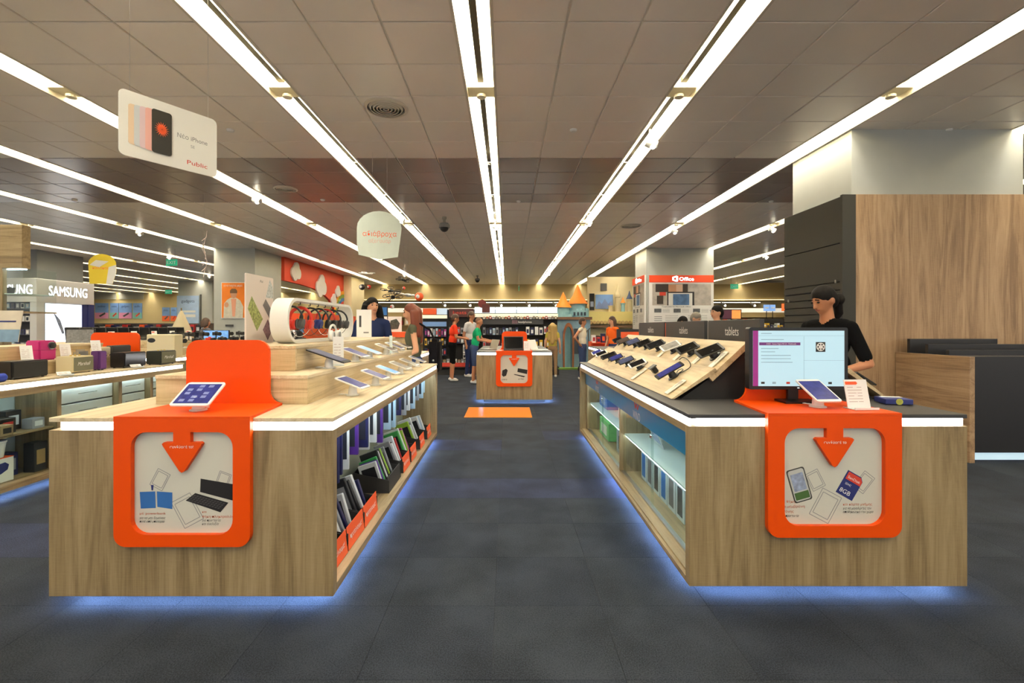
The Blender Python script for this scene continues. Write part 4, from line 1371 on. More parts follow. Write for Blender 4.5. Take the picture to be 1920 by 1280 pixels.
BINS = [(2.38, 2.67, True), (2.685, 2.98, True), (2.995, 3.29, True), (3.62, 4.02, False), (4.12, 4.40, True), (4.46, 4.72, True), (4.92, 5.18, True), (5.36, 5.62, True)]
kk = 0
for i, (a, b_, fr_) in enumerate(BINS):
    z = bin_(a, b_, kk, fr_)
    kk += 1 if fr_ else 0
    names = [['red', 'white', 'grey', 'black'], ['white', 'grey', 'navy', 'white'], ['black', 'black', 'white', 'navy'], ['white', 'purple', 'green', 'black', 'white', 'black', 'lime', 'black', 'grey'], ['grey', 'white', 'white', 'red'], ['green', 'white', 'lime', 'magenta'], ['lime', 'white', 'grey', 'white'], ['white', 'pale_blue', 'white', 'white']][i]
    n = len(names)
    which = ('the %s labelled bin' % ORD[kk - 1]) if fr_ else 'the unlabelled bin'
    seen = {}
    for j, cn in enumerate(names):
        yy = a + .03 + (b_ - a - .06) * (j + .5) / n
        seen[cn] = seen.get(cn, 0) + 1
        lab = '%s phone case pack in %s, left island' % (cn.replace('_', ' '), which)
        if names.count(cn) > 1:
            lab += ', %s of that colour' % ORD[seen[cn] - 1]
        T = thing('phone_case_pack', lab, 'phone case', (-1.05, yy, z + .04), rot=(radians(rnd.uniform(-2, 2)), radians(rnd.uniform(-22, -16)), radians(rnd.uniform(-1.5, 1.5))), group='phone case packs in the bins')
        hh = rnd.uniform(.18, .26)
        th = min(.028, (b_ - a) / n * .55)
        MB().box(-.075, .075, -th / 2, th / 2, 0, hh).build('pack', CN[cn], T, bevel=.004, world=False)
        MB().box(-.055, .055, -th / 2 - .001, -th / 2 - .0002, hh * .15, hh * .8).build('window', CN['black'] if cn != 'black' else CN['grey'], T, world=False)

# ---- goods in the glazed cabinet of island B
PHB = mat('phone_carton', S(196, 204, 206), .4)
for k in range(9):
    yy = 2.62 + k * .165
    T = thing('boxed_phone', 'white phone carton on the cabinet floor of the right island, %s from the camera' % ORD[k], 'box', (BX0 + .27, yy, ZB + .043), group='phone cartons in the right island')
    MB().box(-.05, .05, -.07, .07, 0, .26).build('carton', PHB, T, bevel=.003, world=False)
    MB().box(-.0512, -.0502, -.045, .045, .03, .22).build('printed_phone', (DEV, MATS['slate_print'], BLUEP)[k % 3], T, world=False)
T = thing('boxed_tablet', 'black tablet standing at the near end of the upper cabinet shelf, right island', 'tablet', (BX0 + .2, 2.66, .443))
MB().box(-.01, .01, -.09, .09, 0, .19).build('body', BLACK, T, bevel=.004, world=False)
MB().box(-.0115, -.0101, -.075, .075, .02, .17).build('screen', SCR['dusk'], T, world=False)
T = thing('keyboard_dock', 'small dark keyboard dock leaning on the upper cabinet shelf, right island', 'keyboard', (BX0 + .33, 3.12, .449), rot=(0, radians(-25), radians(6)))
MB().box(-.006, .006, -.07, .07, 0, .09).build('body', GREY, T, bevel=.003, world=False)
MB().box(-.0075, -.0061, -.06, .06, .012, .078).build('keys', DKGREY, T, world=False)
T = thing('poster_stand', 'leaning photo sheet on the upper shelf beside the post, right island', 'sheet', (BX0 + .28, 3.72, .449), rot=(0, radians(-18), 0))
MB().box(-.004, .004, -.12, .12, 0, .19).build('sheet', MATS['photo_print'], T, world=False)
MB().box(-.0052, -.0041, -.08, .09, .03, .15).build('picture', SKYP, T, world=False)
for k, (yy, zz, sy, sz, m, lab) in enumerate(((4.62, .443, .34, .2, mat('pink_print_carton', S(226, 206, 206), .4, var=.15, vscale=9), 'pale pink printed carton on the upper shelf of the far cabinet bay'), (5.55, .443, .42, .19, mat('blue_carton', S(60, 110, 190), .4), 'blue carton on the upper shelf at the far end of the cabinet'),
                                        (5.5, ZB + .043, .5, .2, mat('green_carton', S(120, 200, 120), .4, var=.2, vscale=12), 'green carton on the floor of the far cabinet bay'), (4.65, ZB + .043, .44, .24, mat('grey_photo_carton', S(150, 160, 166), .4, var=.3, vscale=7), 'grey photo carton on the floor of the far cabinet bay'))):
    T = thing('boxed_gadget', lab, 'box', (BX0 + .28, yy, zz))
    MB().box(-.07, .07, -sy / 2, sy / 2, 0, sz).build('carton', m, T, bevel=.003, world=False)
    MB().box(-.0712, -.0702, -sy * .3, sy * .3, sz * .2, sz * .75).build('printed_picture', (PAPER, SKYP, PAPER, DEV)[k], T, world=False)

# ------------------------------------------------------------------ speaker island goods
PINKB = mat('magenta_leather', S(190, 40, 120), .4)
CREAMB = mat('cream_vinyl', S(218, 204, 166), .5)
OLIVE = mat('olive_grille', S(112, 112, 92), .8, bump=.4, bscale=400)
GOLD = mat('gold_metal', S(200, 170, 90), .3, metal=1)
PURPLE = mat('purple_speaker', S(84, 44, 110), .5)


def speaker_box(x0, x1, y0, y1, h, body, grille, lab, word=None, z=ZT + .001, knobs=True):
    """box speaker, its grille towards the aisle (+x)"""
    T = thing('speaker', lab, 'speaker', ((x0 + x1) / 2, (y0 + y1) / 2, z))
    b0 = MB().box(x0, x1, y0, y1, z + .008, z + h).build('cabinet', body, T, bevel=.008, segs=2)
    g = MB().box(x1, x1 + .006, y0 + .012, y1 - .012, z + .02, z + h - .012).build('grille', grille, T, bevel=.002)
    for yy in (y0 + .03, y1 - .03):
        for xx in (x0 + .025, x1 - .025):
            MB().lathe([(.01, 0), (.01, .009)], (xx, yy, z), 8).build('foot', BLACK, T)
    if word:
        lettering(word, PAPER, g, Vector((x1 + .006, (y0 + y1) / 2, z + h * .55)), Y_, Z, h=.035, w=(y1 - y0) * .55, shear=.3)
    if knobs:
        for k in range(3):
            MB().lathe([(.009, 0), (.009, .01), (.006, .012)], ((x0 + x1) / 2, y0 + (y1 - y0) * (.3 + .2 * k), z + h), 10).build('knob', GOLD, T)
    return T


speaker_box(-4.40, -4.22, 3.95, 4.27, .155, BLACK, BLACK_M, 'black box speaker nearest the camera on the speaker island', knobs=False)
speaker_box(-4.385, -4.215, 4.50, 4.735, .165, CREAMB, OLIVE, 'cream box speaker with an olive grille and white script', 'Marshall')
speaker_box(-4.34, -4.25, 4.83, 4.93, .20, PURPLE, mat('purple_mesh', S(96, 54, 124), .8), 'slim upright purple speaker beside the cream one', knobs=False)
speaker_box(-4.36, -4.2, 5.09, 5.40, .17, BLACK, mat('black_gloss', S(16, 17, 22), .12), 'glossy black box speaker in the middle of the speaker row', knobs=False)
speaker_box(-4.30, -4.12, 5.52, 5.78, .165, mat('dark_green_vinyl', S(44, 48, 42), .5), OLIVE, 'dark box speaker with an olive grille at the far end of the row', 'Marshall')
T = thing('cylinder_speaker', 'blue cylinder speaker lying at the left edge of the speaker island', 'speaker', (-4.17, 3.72, ZT + .036))
MB().tube([(0, -.12, 0), (0, .12, 0)], .035, 18).build('body', mat('blue_fabric', S(36, 60, 160), .8), T, smooth=40, world=False)
for s_ in (-1, 1):
    MB().tube([(0, s_ * .121, 0), (0, s_ * .13, 0)], [.03, .026], 16).build('end_cap', BLUEP, T, smooth=40, world=False)
zt1 = 1.081
sp = thing('portable_speaker', 'magenta handbag shaped speaker with a black knob on the speaker island step', 'speaker', (-4.52, 4.50, zt1))
MB().box(-.07, .07, -.085, .085, 0, .19).build('body', PINKB, sp, bevel=.012, world=False, segs=2)
MB().lathe([(.03, 0), (.03, .02), (.022, .024)], (0, 0, 0), 18, 0, Matrix.Translation((.071, .03, .14)) @ Matrix.Rotation(pi / 2, 4, 'Y')).build('knob', BLACK, sp, smooth=30, world=False)
MB().lathe([(.038, 0), (.038, .008)], (0, 0, 0), 18, 0, Matrix.Translation((.0705, .03, .14)) @ Matrix.Rotation(pi / 2, 4, 'Y')).build('knob_ring', SILVER, sp, smooth=30, world=False)
MB().box(-.071, .0712, -.0855, .0855, .095, .1).build('seam', mat('dark_magenta', S(130, 24, 80), .5), sp, world=False)
sp = thing('portable_speaker', 'small rounded grey speaker on the speaker island step', 'speaker', (-4.47, 4.86, zt1))
MB().box(-.03, .03, -.075, .075, 0, .085).build('body', mat('warm_grey_shell', S(166, 156, 138), .5), sp, bevel=.026, world=False, segs=4)
MB().box(.0305, .033, -.055, .055, .018, .067).build('grille', GREY, sp, bevel=.001, world=False)
for k, (y0, y1, h, m, lab) in enumerate(((5.02, 5.2, .1, CREAMB, 'pale box speaker on the step, before the orange upright'), (5.22, 5.48, .11, DKGREY, 'dark grey box speaker on the step, before the orange upright'))):
    speaker_box(-4.52, -4.44, y0, y1, h, m, mat('grille_' + str(k), S(*((196, 186, 160), (62, 62, 64))[k]), .8), lab, z=zt1, knobs=False)
for k, (yy, xx, z, h) in enumerate(((3.92, -4.47, zt1, .1), (4.30, -4.47, zt1, .12), (4.68, -4.47, zt1, .12), (5.0, -4.44, zt1, .15))):
    sign_stand((xx + .025, yy, z + .004), .085, h + .03, 'white price card on the speaker island step, %s from the camera' % ORD[k], rz=radians(62), orange=False, lean=18, group='price cards on the speaker island')
sign_stand((-4.12, 4.32, ZT + .006), .10, .05, 'low price card lying beside the nearest black speaker', rz=radians(60), orange=False, lean=55)
sign_stand((-4.37, 5.46, ZT + .001), .085, .16, 'white price card on the counter before the orange upright', rz=radians(62), orange=False, lean=10)
sign_stand((-4.0 - .12, 5.16, ZT + .006), .10, .05, 'low price card beside the glossy black speaker', rz=radians(60), orange=False, lean=55)
# cabinet goods
for k, (yy, z, sy, sz, cx_, m, pm, lab) in enumerate((
        (3.62, .491, .16, .12, .30, CN['black'], CN['red'], 'black carton with a red picture on the cabinet shelf, speaker island'), (3.80, .491, .15, .17, .32, CN['black'], CN['grey'], 'tall black carton at the left of the cabinet shelf, speaker island'),
        (3.96, .491, .13, .13, .24, BLACK, CN['red'], 'black carton with a red band, third on the cabinet shelf'), (4.10, .491, .13, .17, .34, CN['black'], CN['white'], 'black carton with white lettering at the back of the cabinet shelf'),
        (4.18, .491, .11, .09, .2, CN['grey'], CN['white'], 'small grey carton at the right of the cabinet shelf'), (3.87, .491, .10, .09, .15, mat('tan_carton', S(150, 130, 96), .6), BLACK, 'small tan carton with a round driver on the cabinet shelf'),
        (4.20, ZB + .043, .12, .26, .2, CN['black'], mat('tan_wood_print', S(160, 130, 84), .6), 'dark tower speaker carton in the lower cabinet'), (4.04, ZB + .043, .12, .20, .3, CN['navy'], CN['grey'], 'navy carton in the lower cabinet of the speaker island'))):
    T = thing('boxed_speaker', lab, 'box', (CX1 - cx_, yy, z))
    MB().box(-.05, .05, -sy / 2, sy / 2, 0, sz).build('carton', m, T, bevel=.003, world=False)
    MB().box(.0502, .0512, -sy * .32, sy * .32, sz * .25, sz * .75).build('printed_picture', pm, T, world=False)
T = thing('boxed_speaker', 'white carton with a big blue cylinder speaker picture and an orange top', 'box', (CX1 - .22, 3.76, ZB + .043))
MB().box(-.08, .08, -.2, .2, 0, .2).build('carton', WHITE, T, bevel=.003, world=False)
MB().box(-.081, .081, -.201, .201, .2005, .204).build('orange_top', ORANGE2, T, world=False)
b = MB().prism([(-.19, .035), (.10, .075), (.15, .10), (.16, .14), (.13, .165), (.08, .16), (-.19, .11)], 'x', .0805, .0815)
b.build('printed_speaker', BLUED, T, world=False)
T = thing('paint_bucket_speaker', 'white bucket shaped speaker in the lower cabinet of the speaker island', 'speaker', (CX1 - .20, 4.05 + .0, .31))
T.location = (CX1 - .36, 3.98, ZB + .246)
T.location = (CX1 - .22, 3.86, ZB + .249)
MB().lathe([(.07, 0), (.085, .12), (.09, .125), (.09, .14)], (0, 0, 0), 20).build('bucket', WHITE, T, smooth=30, world=False)
MB().box(-.03, .03, -.088, -.078, .04, .08).build('label', REDP, T, world=False)
T = thing('boxed_cable', 'white cable pack on the upper cabinet shelf near the drawers', 'box', (CX1 - .25, 4.02, .615))
bpy.data.objects.remove(T)

# ------------------------------------------------------------------ islands further back at the left
def far_island(x0, x1, y0, y1, lab, topm=W_TOP):
    T = thing('display_island', lab, 'display counter', ((x0 + x1) / 2, y0, 0), 0, 'display islands')
    island_core(T, x0, x1, y0, y1, topm)
    MB().box(x0, x0 + .03, y0 + .05, y1 - .05, ZB, LED_Z0 - .004).build('side_panel', W_Y, T)
    MB().box(x1 - .03, x1, y0 + .05, y1 - .05, ZB, LED_Z0 - .004).build('side_panel', W_Y, T)
    return T


Fi = far_island(-6.40, -5.0, 7.0, 10.4, 'camera island with white trays behind the speaker island')
for k, (a, b_, z0, z1) in enumerate(((-6.2, -5.22, ZT, 1.06), (-6.1, -5.42, 1.06, 1.17))):
    MB().box(a, b_, 7.25 + .2 * k, 10.2, z0 + .001, z1).build('tier', W_TIER, Fi)
for k in range(7):
    yy = 7.5 + k * .36
    MB().box(-5.41, -5.23, yy, yy + .16, 1.061, 1.075).build('white_tray', WHITE, Fi, bevel=.002)
    MB().box(-5.20, -5.02, yy, yy + .16, ZT + .001, ZT + .014).build('white_tray', WHITE, Fi, bevel=.002)
CAMP = None


def camera_obj(loc, lab, rz=0.0, red=False):
    global CAMP
    if CAMP is None:
        CAMP = thing('display_camera', 'x', 'camera')
        MB().lathe([(.035, 0), (.035, .006), (.008, .01), (.008, .07)], (0, 0, 0), 12).build('stand', BLACK, CAMP, world=False)
        MB().box(-.04, .04, -.055, .055, .07, .135).box(-.02, .02, -.02, .02, .135, .15).build('body', BLACK, CAMP, bevel=.006, world=False)
        MB().tube([(.04, 0, .1), (.1, 0, .1)], [.032, .036], 14).build('lens', BLACK_M, CAMP, smooth=40, world=False)
        MB().tube([(-.02, .0, .07), (-.05, .02, .03), (-.03, .03, .004)], .003, 5).build('cable', BLACK, CAMP, world=False)
        o = CAMP
    else:
        o = copy_tree(CAMP)
    put(o, loc, lab, 'camera', 'cameras on the camera island', rz)
    if red:
        for c in o.children:
            if c.name.startswith('body'):
                c.data = c.data.copy()
                c.data.materials[0] = REDH


for k in range(7):
    camera_obj((-5.32, 7.58 + k * .36, 1.076), 'black camera on the upper trays of the camera island, %s from the near end' % ORD[k] if k != 2 else 'red bodied camera among black ones on the upper trays', radians(-25 + 9 * (k % 3)), red=(k == 2))
for k in range(7):
    camera_obj((-5.11, 7.58 + k * .36, ZT + .0145), 'black camera on the lower trays of the camera island, %s from the near end' % ORD[k], radians(-30 + 7 * (k % 3)))
for k in range(6):
    camera_obj((-5.54, 7.7 + k * .38, 1.171), 'black camera on the top step of the camera island, %s from the near end' % ORD[k], radians(-20 + 6 * (k % 3)))
T = thing('monitor', 'small monitor with a blue sky picture on the camera island', 'monitor', (PX(418, 9.03) - .13, 9.03, 1.171))
MB().box(-.26, .26, -.015, .015, .0, .17).build('case', BLACK, T, world=False, bevel=.004)
MB().box(-.245, .245, -.017, -.0155, .012, .16).build('screen', SCR['blue'], T, world=False)
T = thing('speaker', 'cream cabinet with a black oval port at the near end of the camera island', 'speaker', (-5.36, 7.12, ZT + .001))
MB().box(-.10, .32, -.1, .1, 0, .34).build('cabinet', CREAMB, T, bevel=.012, world=False)
MB().prism([(-.02 + .06 * cos(a * pi / 8), .25 + .035 * sin(a * pi / 8)) for a in range(16)], 'y', -.102, -.1005).build('port', BLACK, T, world=False)

G = far_island(-8.68, -7.27, 7.9, 11.4, 'far left island carrying a row of dark screens')
MB().box(-8.4, -7.5, 8.1, 11.2, ZT + .001, 1.12).build('tier', W_TIER, G)
SCRP = None
for k in range(11):
    yy = 8.22 + .27 * k
    lab = 'dark display device on the far left island, %s from the camera' % ORD[k]
    if SCRP is None:
        SCRP = thing('display_device', lab, 'display device')
        MB().box(-.02, .02, -.1, .1, .02, .28, 0, Matrix.Rotation(radians(-12), 4, 'Y')).build('body', BLACK, SCRP, bevel=.006, world=False)
        MB().box(.0205, .022, -.085, .085, .04, .26, 0, Matrix.Rotation(radians(-12), 4, 'Y')).build('screen', SCR['black'], SCRP, world=False)
        MB().lathe([(.07, 0), (.07, .01), (.02, .016)], (-.01, 0, 0), 14).build('base', DKGREY, SCRP, world=False)
        o = SCRP
    else:
        o = copy_tree(SCRP)
    put(o, (-7.68, yy, 1.121), lab, 'display device', 'dark devices on the far left island', radians(-24))
for k in range(6):
    sign_stand((-7.56, 8.34 + .54 * k, 1.121), .10, .2, 'white card among the dark devices at far left, %s from the camera' % ORD[k], rz=radians(55), orange=(k % 2 == 1), lean=14, group='cards on the far left island')
for k, (yy, w) in enumerate(((8.45, .5),)):
    T = thing('monitor', 'wide dark monitor with a grey picture behind the magenta speaker', 'monitor', (PX(157, 7.75), 8.02, 1.121))
    T.location = (-7.15 - .2, 8.0, ZT + .001)
    MB().box(-.25, .25, -.015, .015, .12, .42).box(-.03, .03, -.02, .02, .008, .12).box(-.12, .12, -.06, .06, 0, .008).build('case', BLACK, T, world=False, bevel=.004)
    MB().box(-.235, .235, -.017, -.0155, .135, .405).build('screen', SCR['grey'], T, world=False)

# oak display tower at the left edge
T = thing('display_tower', 'oak framed glass display tower cut by the left edge', 'display cabinet', (-7.58, 6.5, 0))
tx0, tx1, ty0, ty1 = -7.95, -6.82, 6.45, 6.95
tx1 = PX(41, ty0); tx0 = tx1 - .62
MB().box(tx0, tx1, ty0, ty1, .0, 1.15).build('base_cabinet', W_Z, T)
MB().box(tx0, tx1, ty0, ty0 + .12, PZ(502, ty0), PZ(421, ty0)).build('header_box', W_X, T, bevel=.002)
for xx in (PX(0, ty0) - .0, ):
    MB().box(xx - .035, xx + .03, ty0, ty0 + .06, 1.15, PZ(502, ty0)).build('post', W_Z, T)
MB().box(PX(4, ty0), tx1 - .01, ty0 + .01, ty0 + .016, 1.62, PZ(502, ty0)).build('front_glass', GLASS, T)
MB().box(tx1 - .012, tx1 - .006, ty0 + .02, ty1, 1.62, PZ(502, ty0)).build('side_glass', GLASS, T)
MB().box(tx0, tx1 - .02, ty0 + .03, ty1, 1.86, 1.872).build('glass_shelf', MATS['frosted_shelf'], T)
MB().box(tx0, tx1, ty0 + .005, ty1, 1.60, 1.62).build('shelf', W_X, T)
MB().box(tx0 + .1, tx1 - .06, ty0 + .1, ty0 + .13, PZ(502, ty0) - .012, PZ(502, ty0) - .002).build('case_light', LED_IN, T)
T = thing('capsule_cup', 'small black cup on the glass shelf of the oak tower', 'cup', (PX(17, 6.6), 6.62, 1.873))
MB().lathe([(.035, 0), (.05, .09), (.045, .09)], (0, 0, 0), 16).build('body', BLACK, T, smooth=30, world=False)
T = thing('leaning_poster', 'pale sloping beach poster on a post before the oak tower', 'poster', (PX(4, 6.2), 6.22, 0))
LM = Matrix.Translation((0, 0, 1.2)) @ Matrix.Rotation(radians(-9), 4, 'X')
MB().box(-.30, .19, 0, .008, 0, .43, 0, LM).build('sheet', mat('beach_sand_print', S(216, 204, 184), .5, var=.08, vscale=6), T, world=False)
MB().box(-.30, .19, -.0012, -.0002, 0, .17, 0, LM).build('sea_print', mat('sea_print', S(120, 150, 176), .5, var=.15, vscale=8), T, world=False)
MB().box(-.1, .12, -.0012, -.0002, .27, .29, 0, LM).build('printed_word', BLUED, T, world=False)
MB().box(-.03, .03, .03, .07, 0, 1.25).box(-.2, .2, -.1, .12, 0, .02).build('post', W_X, T, world=False)

# ------------------------------------------------------------------ white phone booth at the far left
T = thing('phone_booth', 'white booth with glowing brand letters at the far left', 'shop booth', (-15.5, 13.9, 0))
bx = -14.1
LBOX = mat('white_lightbox', S(245, 247, 250), .4, emit=(.93, .97, 1, 1), es=1.5)
SIGNW = mat('glowing_letters', S(255, 255, 255), .4, emit=(.9, .95, 1, 1), es=6)
booth = mat('booth_white', S(214, 212, 210), .35)
MB().box(-18.5, bx, 13.9, 15.85, 2.15, 2.87).build('fascia', booth, T, bevel=.01)
MB().box(-18.5, bx - .35, 14.3, 15.8, 0, 2.15).build('core', CHAR, T)
MB().box(bx - .2, bx, 13.9, 14.14, 0, 2.15).build('corner_post', booth, T)
MB().box(bx - .2, bx, 15.62, 15.85, 0, 2.15).build('end_post', BLUED, T)
MB().box(bx - .06, bx - .02, 14.22, 15.4, .9, 2.13).build('lightbox', LBOX, T)
b = MB().prism([(14.42, 1.86), (14.5, 1.80), (14.66, 1.62), (14.80, 1.2), (14.72, 1.18), (14.6, 1.45), (14.5, 1.7)], 'x', bx - .019, bx - .017)
b.build('printed_phone', SKYP, T)
MB().box(bx - .06, bx - .02, 15.42, 15.62, .9, 2.13).build('navy_panel', BLUED, T)
lettering('SAMSUNG', SIGNW, T, Vector((bx, 14.93, 2.53)), Y_, Z, h=.3, w=1.3, name='brand_letters')
lettering('SAMSUNG', SIGNW, T, Vector((-14.88, 13.9, 2.53)), X, Z, h=.3, w=1.3, name='brand_letters')
for r in range(4):
    MB().box(-18.4, -14.32, 13.98, 14.28, .75 + .4 * r, .77 + .4 * r).build('shelf', CHAR, T)
for r in range(4):
    for k in range(10):
        xx = -15.75 + k * .15
        o = thing('accessory_box', 'small box on the booth shelves, %s shelf from the top, %s from the corner' % (ORD[3 - r], ORD[9 - k]), 'box', (xx, 14.1, .771 + .4 * r), 0, 'boxes on the booth shelves')
        MB().box(-.055, .055, -.03, .03, 0, .165).build('carton', (WHITE_M, CN['grey'], CN['navy'], CN['pale_blue'])[(k * 3 + r) % 4] if r != 2 else WHITE_M, o, world=False)
        MB().box(-.035, .035, -.0312, -.0302, .03, .13).build('printed_picture', (DEV, PAPER)[(k + r) % 2], o, world=False)

# ------------------------------------------------------------------ far left wall: posters, shelves
POST = [mat('poster_blue', S(120, 160, 220), .5, var=.15, vscale=2), mat('poster_pink', S(226, 150, 190), .5), mat('poster_teal', S(130, 190, 180), .5), mat('poster_orange', S(236, 104, 50), .5, var=.12, vscale=2)]
Yw = 32.96
for k, (xa, xb_, ya, yb, m, m2, lab, word) in enumerate(((178, 203, 568, 597, 0, 1, 'blue and pink poster on the far left wall, leftmost', 'outdoor'), (206, 222, 568, 597, 0, 2, 'blue and teal poster on the far left wall, second from left', 'cases'), (223, 247, 568, 597, 0, 1, 'blue poster with a red gadget on the far left wall', 'gadgets'), (249, 266, 568, 597, 0, 2, 'blue poster at the right end of the far left row', 'audio'),
                                                       (304, 318, 576, 602, 0, 3, 'blue and orange poster on the far wall behind the cameras', 'photo'), (320, 331, 576, 602, 0, 3, 'narrow blue and orange poster on the far wall', 'video'))):
    c = at((xa + xb_) / 2, (ya + yb) / 2, Yw)
    w, h = PX(xb_, Yw) - PX(xa, Yw), PZ(ya, Yw) - PZ(yb, Yw)
    T = thing('wall_poster', lab, 'poster', (c.x, Yw, c.z))
    MB().box(-w / 2, w / 2, 0, .03, -h / 2, h / 2).build('sheet', POST[m], T, world=False)
    MB().box(-w / 2, w / 2, -.004, -.001, -h / 2, -h * .12).build('printed_band', POST[m2], T, world=False)
    MB().prism([(-w * .1, -h * .4), (w * .3, -h * .2), (w * .25, -h * .1), (-w * .2, -h * .32)], 'y', -.008, -.005).build('printed_gadget', REDP if k % 2 else DKGREY, T, world=False)
    lettering(word, BLUED, T, c + Vector((0, -.001, h * .3)), X, Z, h=.16, w=w * .6)
T = thing('wall_sign_panel', 'long pale header panel above the posters on the far left wall', 'panel', at(222, 553, Yw))
MB().box(-1.9, -.15, -.02, .0, -.3, .3).build('left_board', GREYP, T, world=False)
MB().box(.05, 1.8, -.02, .0, -.3, .3).build('right_board', GREYP, T, world=False)
c = at(353, 582, 24.39)
T = thing('wall_poster', 'tall pale blue poster headed gadgets on the far column', 'poster', (c.x, 24.36, c.z))
MB().box(-.58, .58, 0, .03, -.78, .78).build('sheet', mat('poster_sky', S(178, 204, 236), .5, var=.1, vscale=3), T, world=False)
MB().box(-.4, .4, -.004, -.001, -.1, .0).box(-.3, .4, -.004, -.001, -.35, -.2).build('printed_gadget', PAPER, T, world=False)
lettering('gadgets', BLUED, T, T.location + Vector((0, 0, .5)), X, Z, h=.15, w=.7)
MB().box(.62, .70, 0, .03, -.85, .85).build('dark_edge', DKGREY, T, world=False)


def shelf_rack(x0, x1, y0, y1, z1, levels, lab, body=DKGREY, cat='shelving'):
    T = thing('shelf_rack', lab, cat, ((x0 + x1) / 2, y0, 0))
    MB().box(x0, x1, y1 - .04, y1, 0, z1).build('back_panel', body, T)
    for xx in (x0, x1 - .03):
        MB().box(xx, xx + .03, y0, y1 - .04, 0, z1).build('side_panel', body, T)
    for z in levels:
        MB().box(x0 + .03, x1 - .03, y0, y1 - .04, z - .02, z).build('shelf', body, T)
    return T


def goods(x0, x1, y, z, n, hs, mats, name, lab, cat, group, depth=.08, gap=.75, pic=True):
    """a row of n small packs standing on a shelf"""
    P = {}
    w = (x1 - x0) / n
    for k in range(n):
        mi, hi = k % len(mats), k % len(hs)
        key = (mi, hi)
        xx = x0 + w * (k + .5)
        l = lab % ORD[k] if '%s' in lab else lab
        if key not in P:
            o = thing(name, l, cat, (xx, y, z), 0, group)
            MB().box(-w * gap / 2, w * gap / 2, 0, depth, 0, hs[hi]).build('pack', mats[mi], o, world=False)
            if pic:
                MB().box(-w * gap * .33, w * gap * .33, -.002, -.0005, hs[hi] * .2, hs[hi] * .7).build('printed_picture', mats[(mi + 1) % len(mats)], o, world=False)
            P[key] = o
        else:
            copy_tree(P[key], loc=(xx, y, z), label=l)


r1 = shelf_rack(-16.2, -11.6, 18, 18.5, 1.55, (.4, .8, 1.2), 'low dark shelving in front of the far left posters')
goods(-16.1, -11.7, 18.05, 1.201, 20, (.28, .22, .3), [CN['black'], CN['white'], ORANGE2, CN['navy'], CN['grey'], CN['red']], 'boxed_gadget', 'boxed gadget on the low dark shelving at far left, %s from its left end', 'box', 'boxed gadgets on the low dark shelving', .2)
T = thing('display_tent', 'beige cone shaped tent display before the far column', 'tent', (PX(340, 17), 17, 0))
MB().lathe([(.5, 0), (.42, .9), (.3, 1.35), (.06, 1.95), (.02, 2.0)], (0, 0, 0), 14).build('canvas', mat('beige_canvas', S(206, 192, 158), .9), T, smooth=30, world=False)
MB().tube([(0, 0, 1.9), (0, 0, 2.1)], .02, 6).build('pole', W_Z, T, world=False)

# orange poster on the left column
c = at(438, 563, 14.38)
T = thing('wall_poster', 'orange poster of a man in a pale jacket on the left column', 'poster', (c.x, 14.36, c.z))
MB().box(-.37, .37, 0, .03, -.56, .56).build('frame', PAPER, T, world=False)
MB().box(-.35, .35, -.004, -.001, -.54, .54).build('sheet', mat('orange_poster_print', S(238, 128, 20), .5, var=.08, vscale=3), T, world=False)
MB().prism([(-.3, -.54), (-.28, -.1), (-.18, .02), (-.08, .08), (.1, .08), (.22, .0), (.32, -.2), (.3, -.54)], 'y', -.008, -.005).build('printed_jacket', mat('pale_jacket_print', S(214, 208, 190), .6, var=.1, vscale=12), T, world=False)
MB().prism([(-.06, .05), (.1, .05), (.06, -.5), (-.02, -.5)], 'y', -.011, -.009).build('printed_shirt', mat('salmon_print', S(226, 160, 130), .6), T, world=False)
MB().prism([(.02 + .1 * cos(a * pi / 7), .2 + .14 * sin(a * pi / 7)) for a in range(14)], 'y', -.013, -.010).build('printed_face', mat('face_print', S(204, 150, 116), .6), T, world=False)
MB().prism([(-.09, .22), (.13, .22), (.13, .3), (.08, .36), (-.04, .36), (-.09, .3)], 'y', -.016, -.0135).build('printed_hair', mat('brown_print', S(110, 80, 50), .6), T, world=False)
MB().prism([(-.2 + .07 * cos(a * pi / 6), -.14 + .08 * sin(a * pi / 6)) for a in range(12)], 'y', -.016, -.0135).build('printed_fist', MATS['face_print'], T, world=False)
lettering('και να συνεχίσεις μπορείς', PAPER, T, T.location + Vector((0, -.004, .46)), X, Z, h=.07, w=.58)
c = at(430, 610, 14.38)
T = thing('name_plate', 'small dark plate under the orange poster', 'plate', (c.x, 14.37, c.z))
MB().box(-.12, .12, 0, .02, -.03, .03).build('plate', DKGREY, T, world=False)

# ------------------------------------------------------------------ red cloud panel of the toy area
T = thing('cloud_panel', 'red panel with white clouds and a rainbow hanging over the toy area', 'decor panel', (-7.8, 19, 0))
top = HC - .01
pts = [(16.1, top), (21.95, top), (21.95, 1.7), (21.2, 1.7), (20.8, 2.2), (20.3, 2.55), (19.6, 2.8), (18.5, 2.95), (17.3, 3.0), (16.1, 3.02)]
MB().prism(pts, 'x', -7.83, -7.72).build('board', mat('red_toy_paint', S(206, 62, 30), .6), T)


def arc_band(yc, zc, r0, r1, x, m, name):
    p = [(yc - r0 * cos(a * pi / 20), zc + r0 * sin(a * pi / 20)) for a in range(0, 11)]
    q = [(yc - r1 * cos(a * pi / 20), zc + r1 * sin(a * pi / 20)) for a in range(10, -1, -1)]
    MB().prism(p + q, 'x', -7.719, x).build(name, m, T)


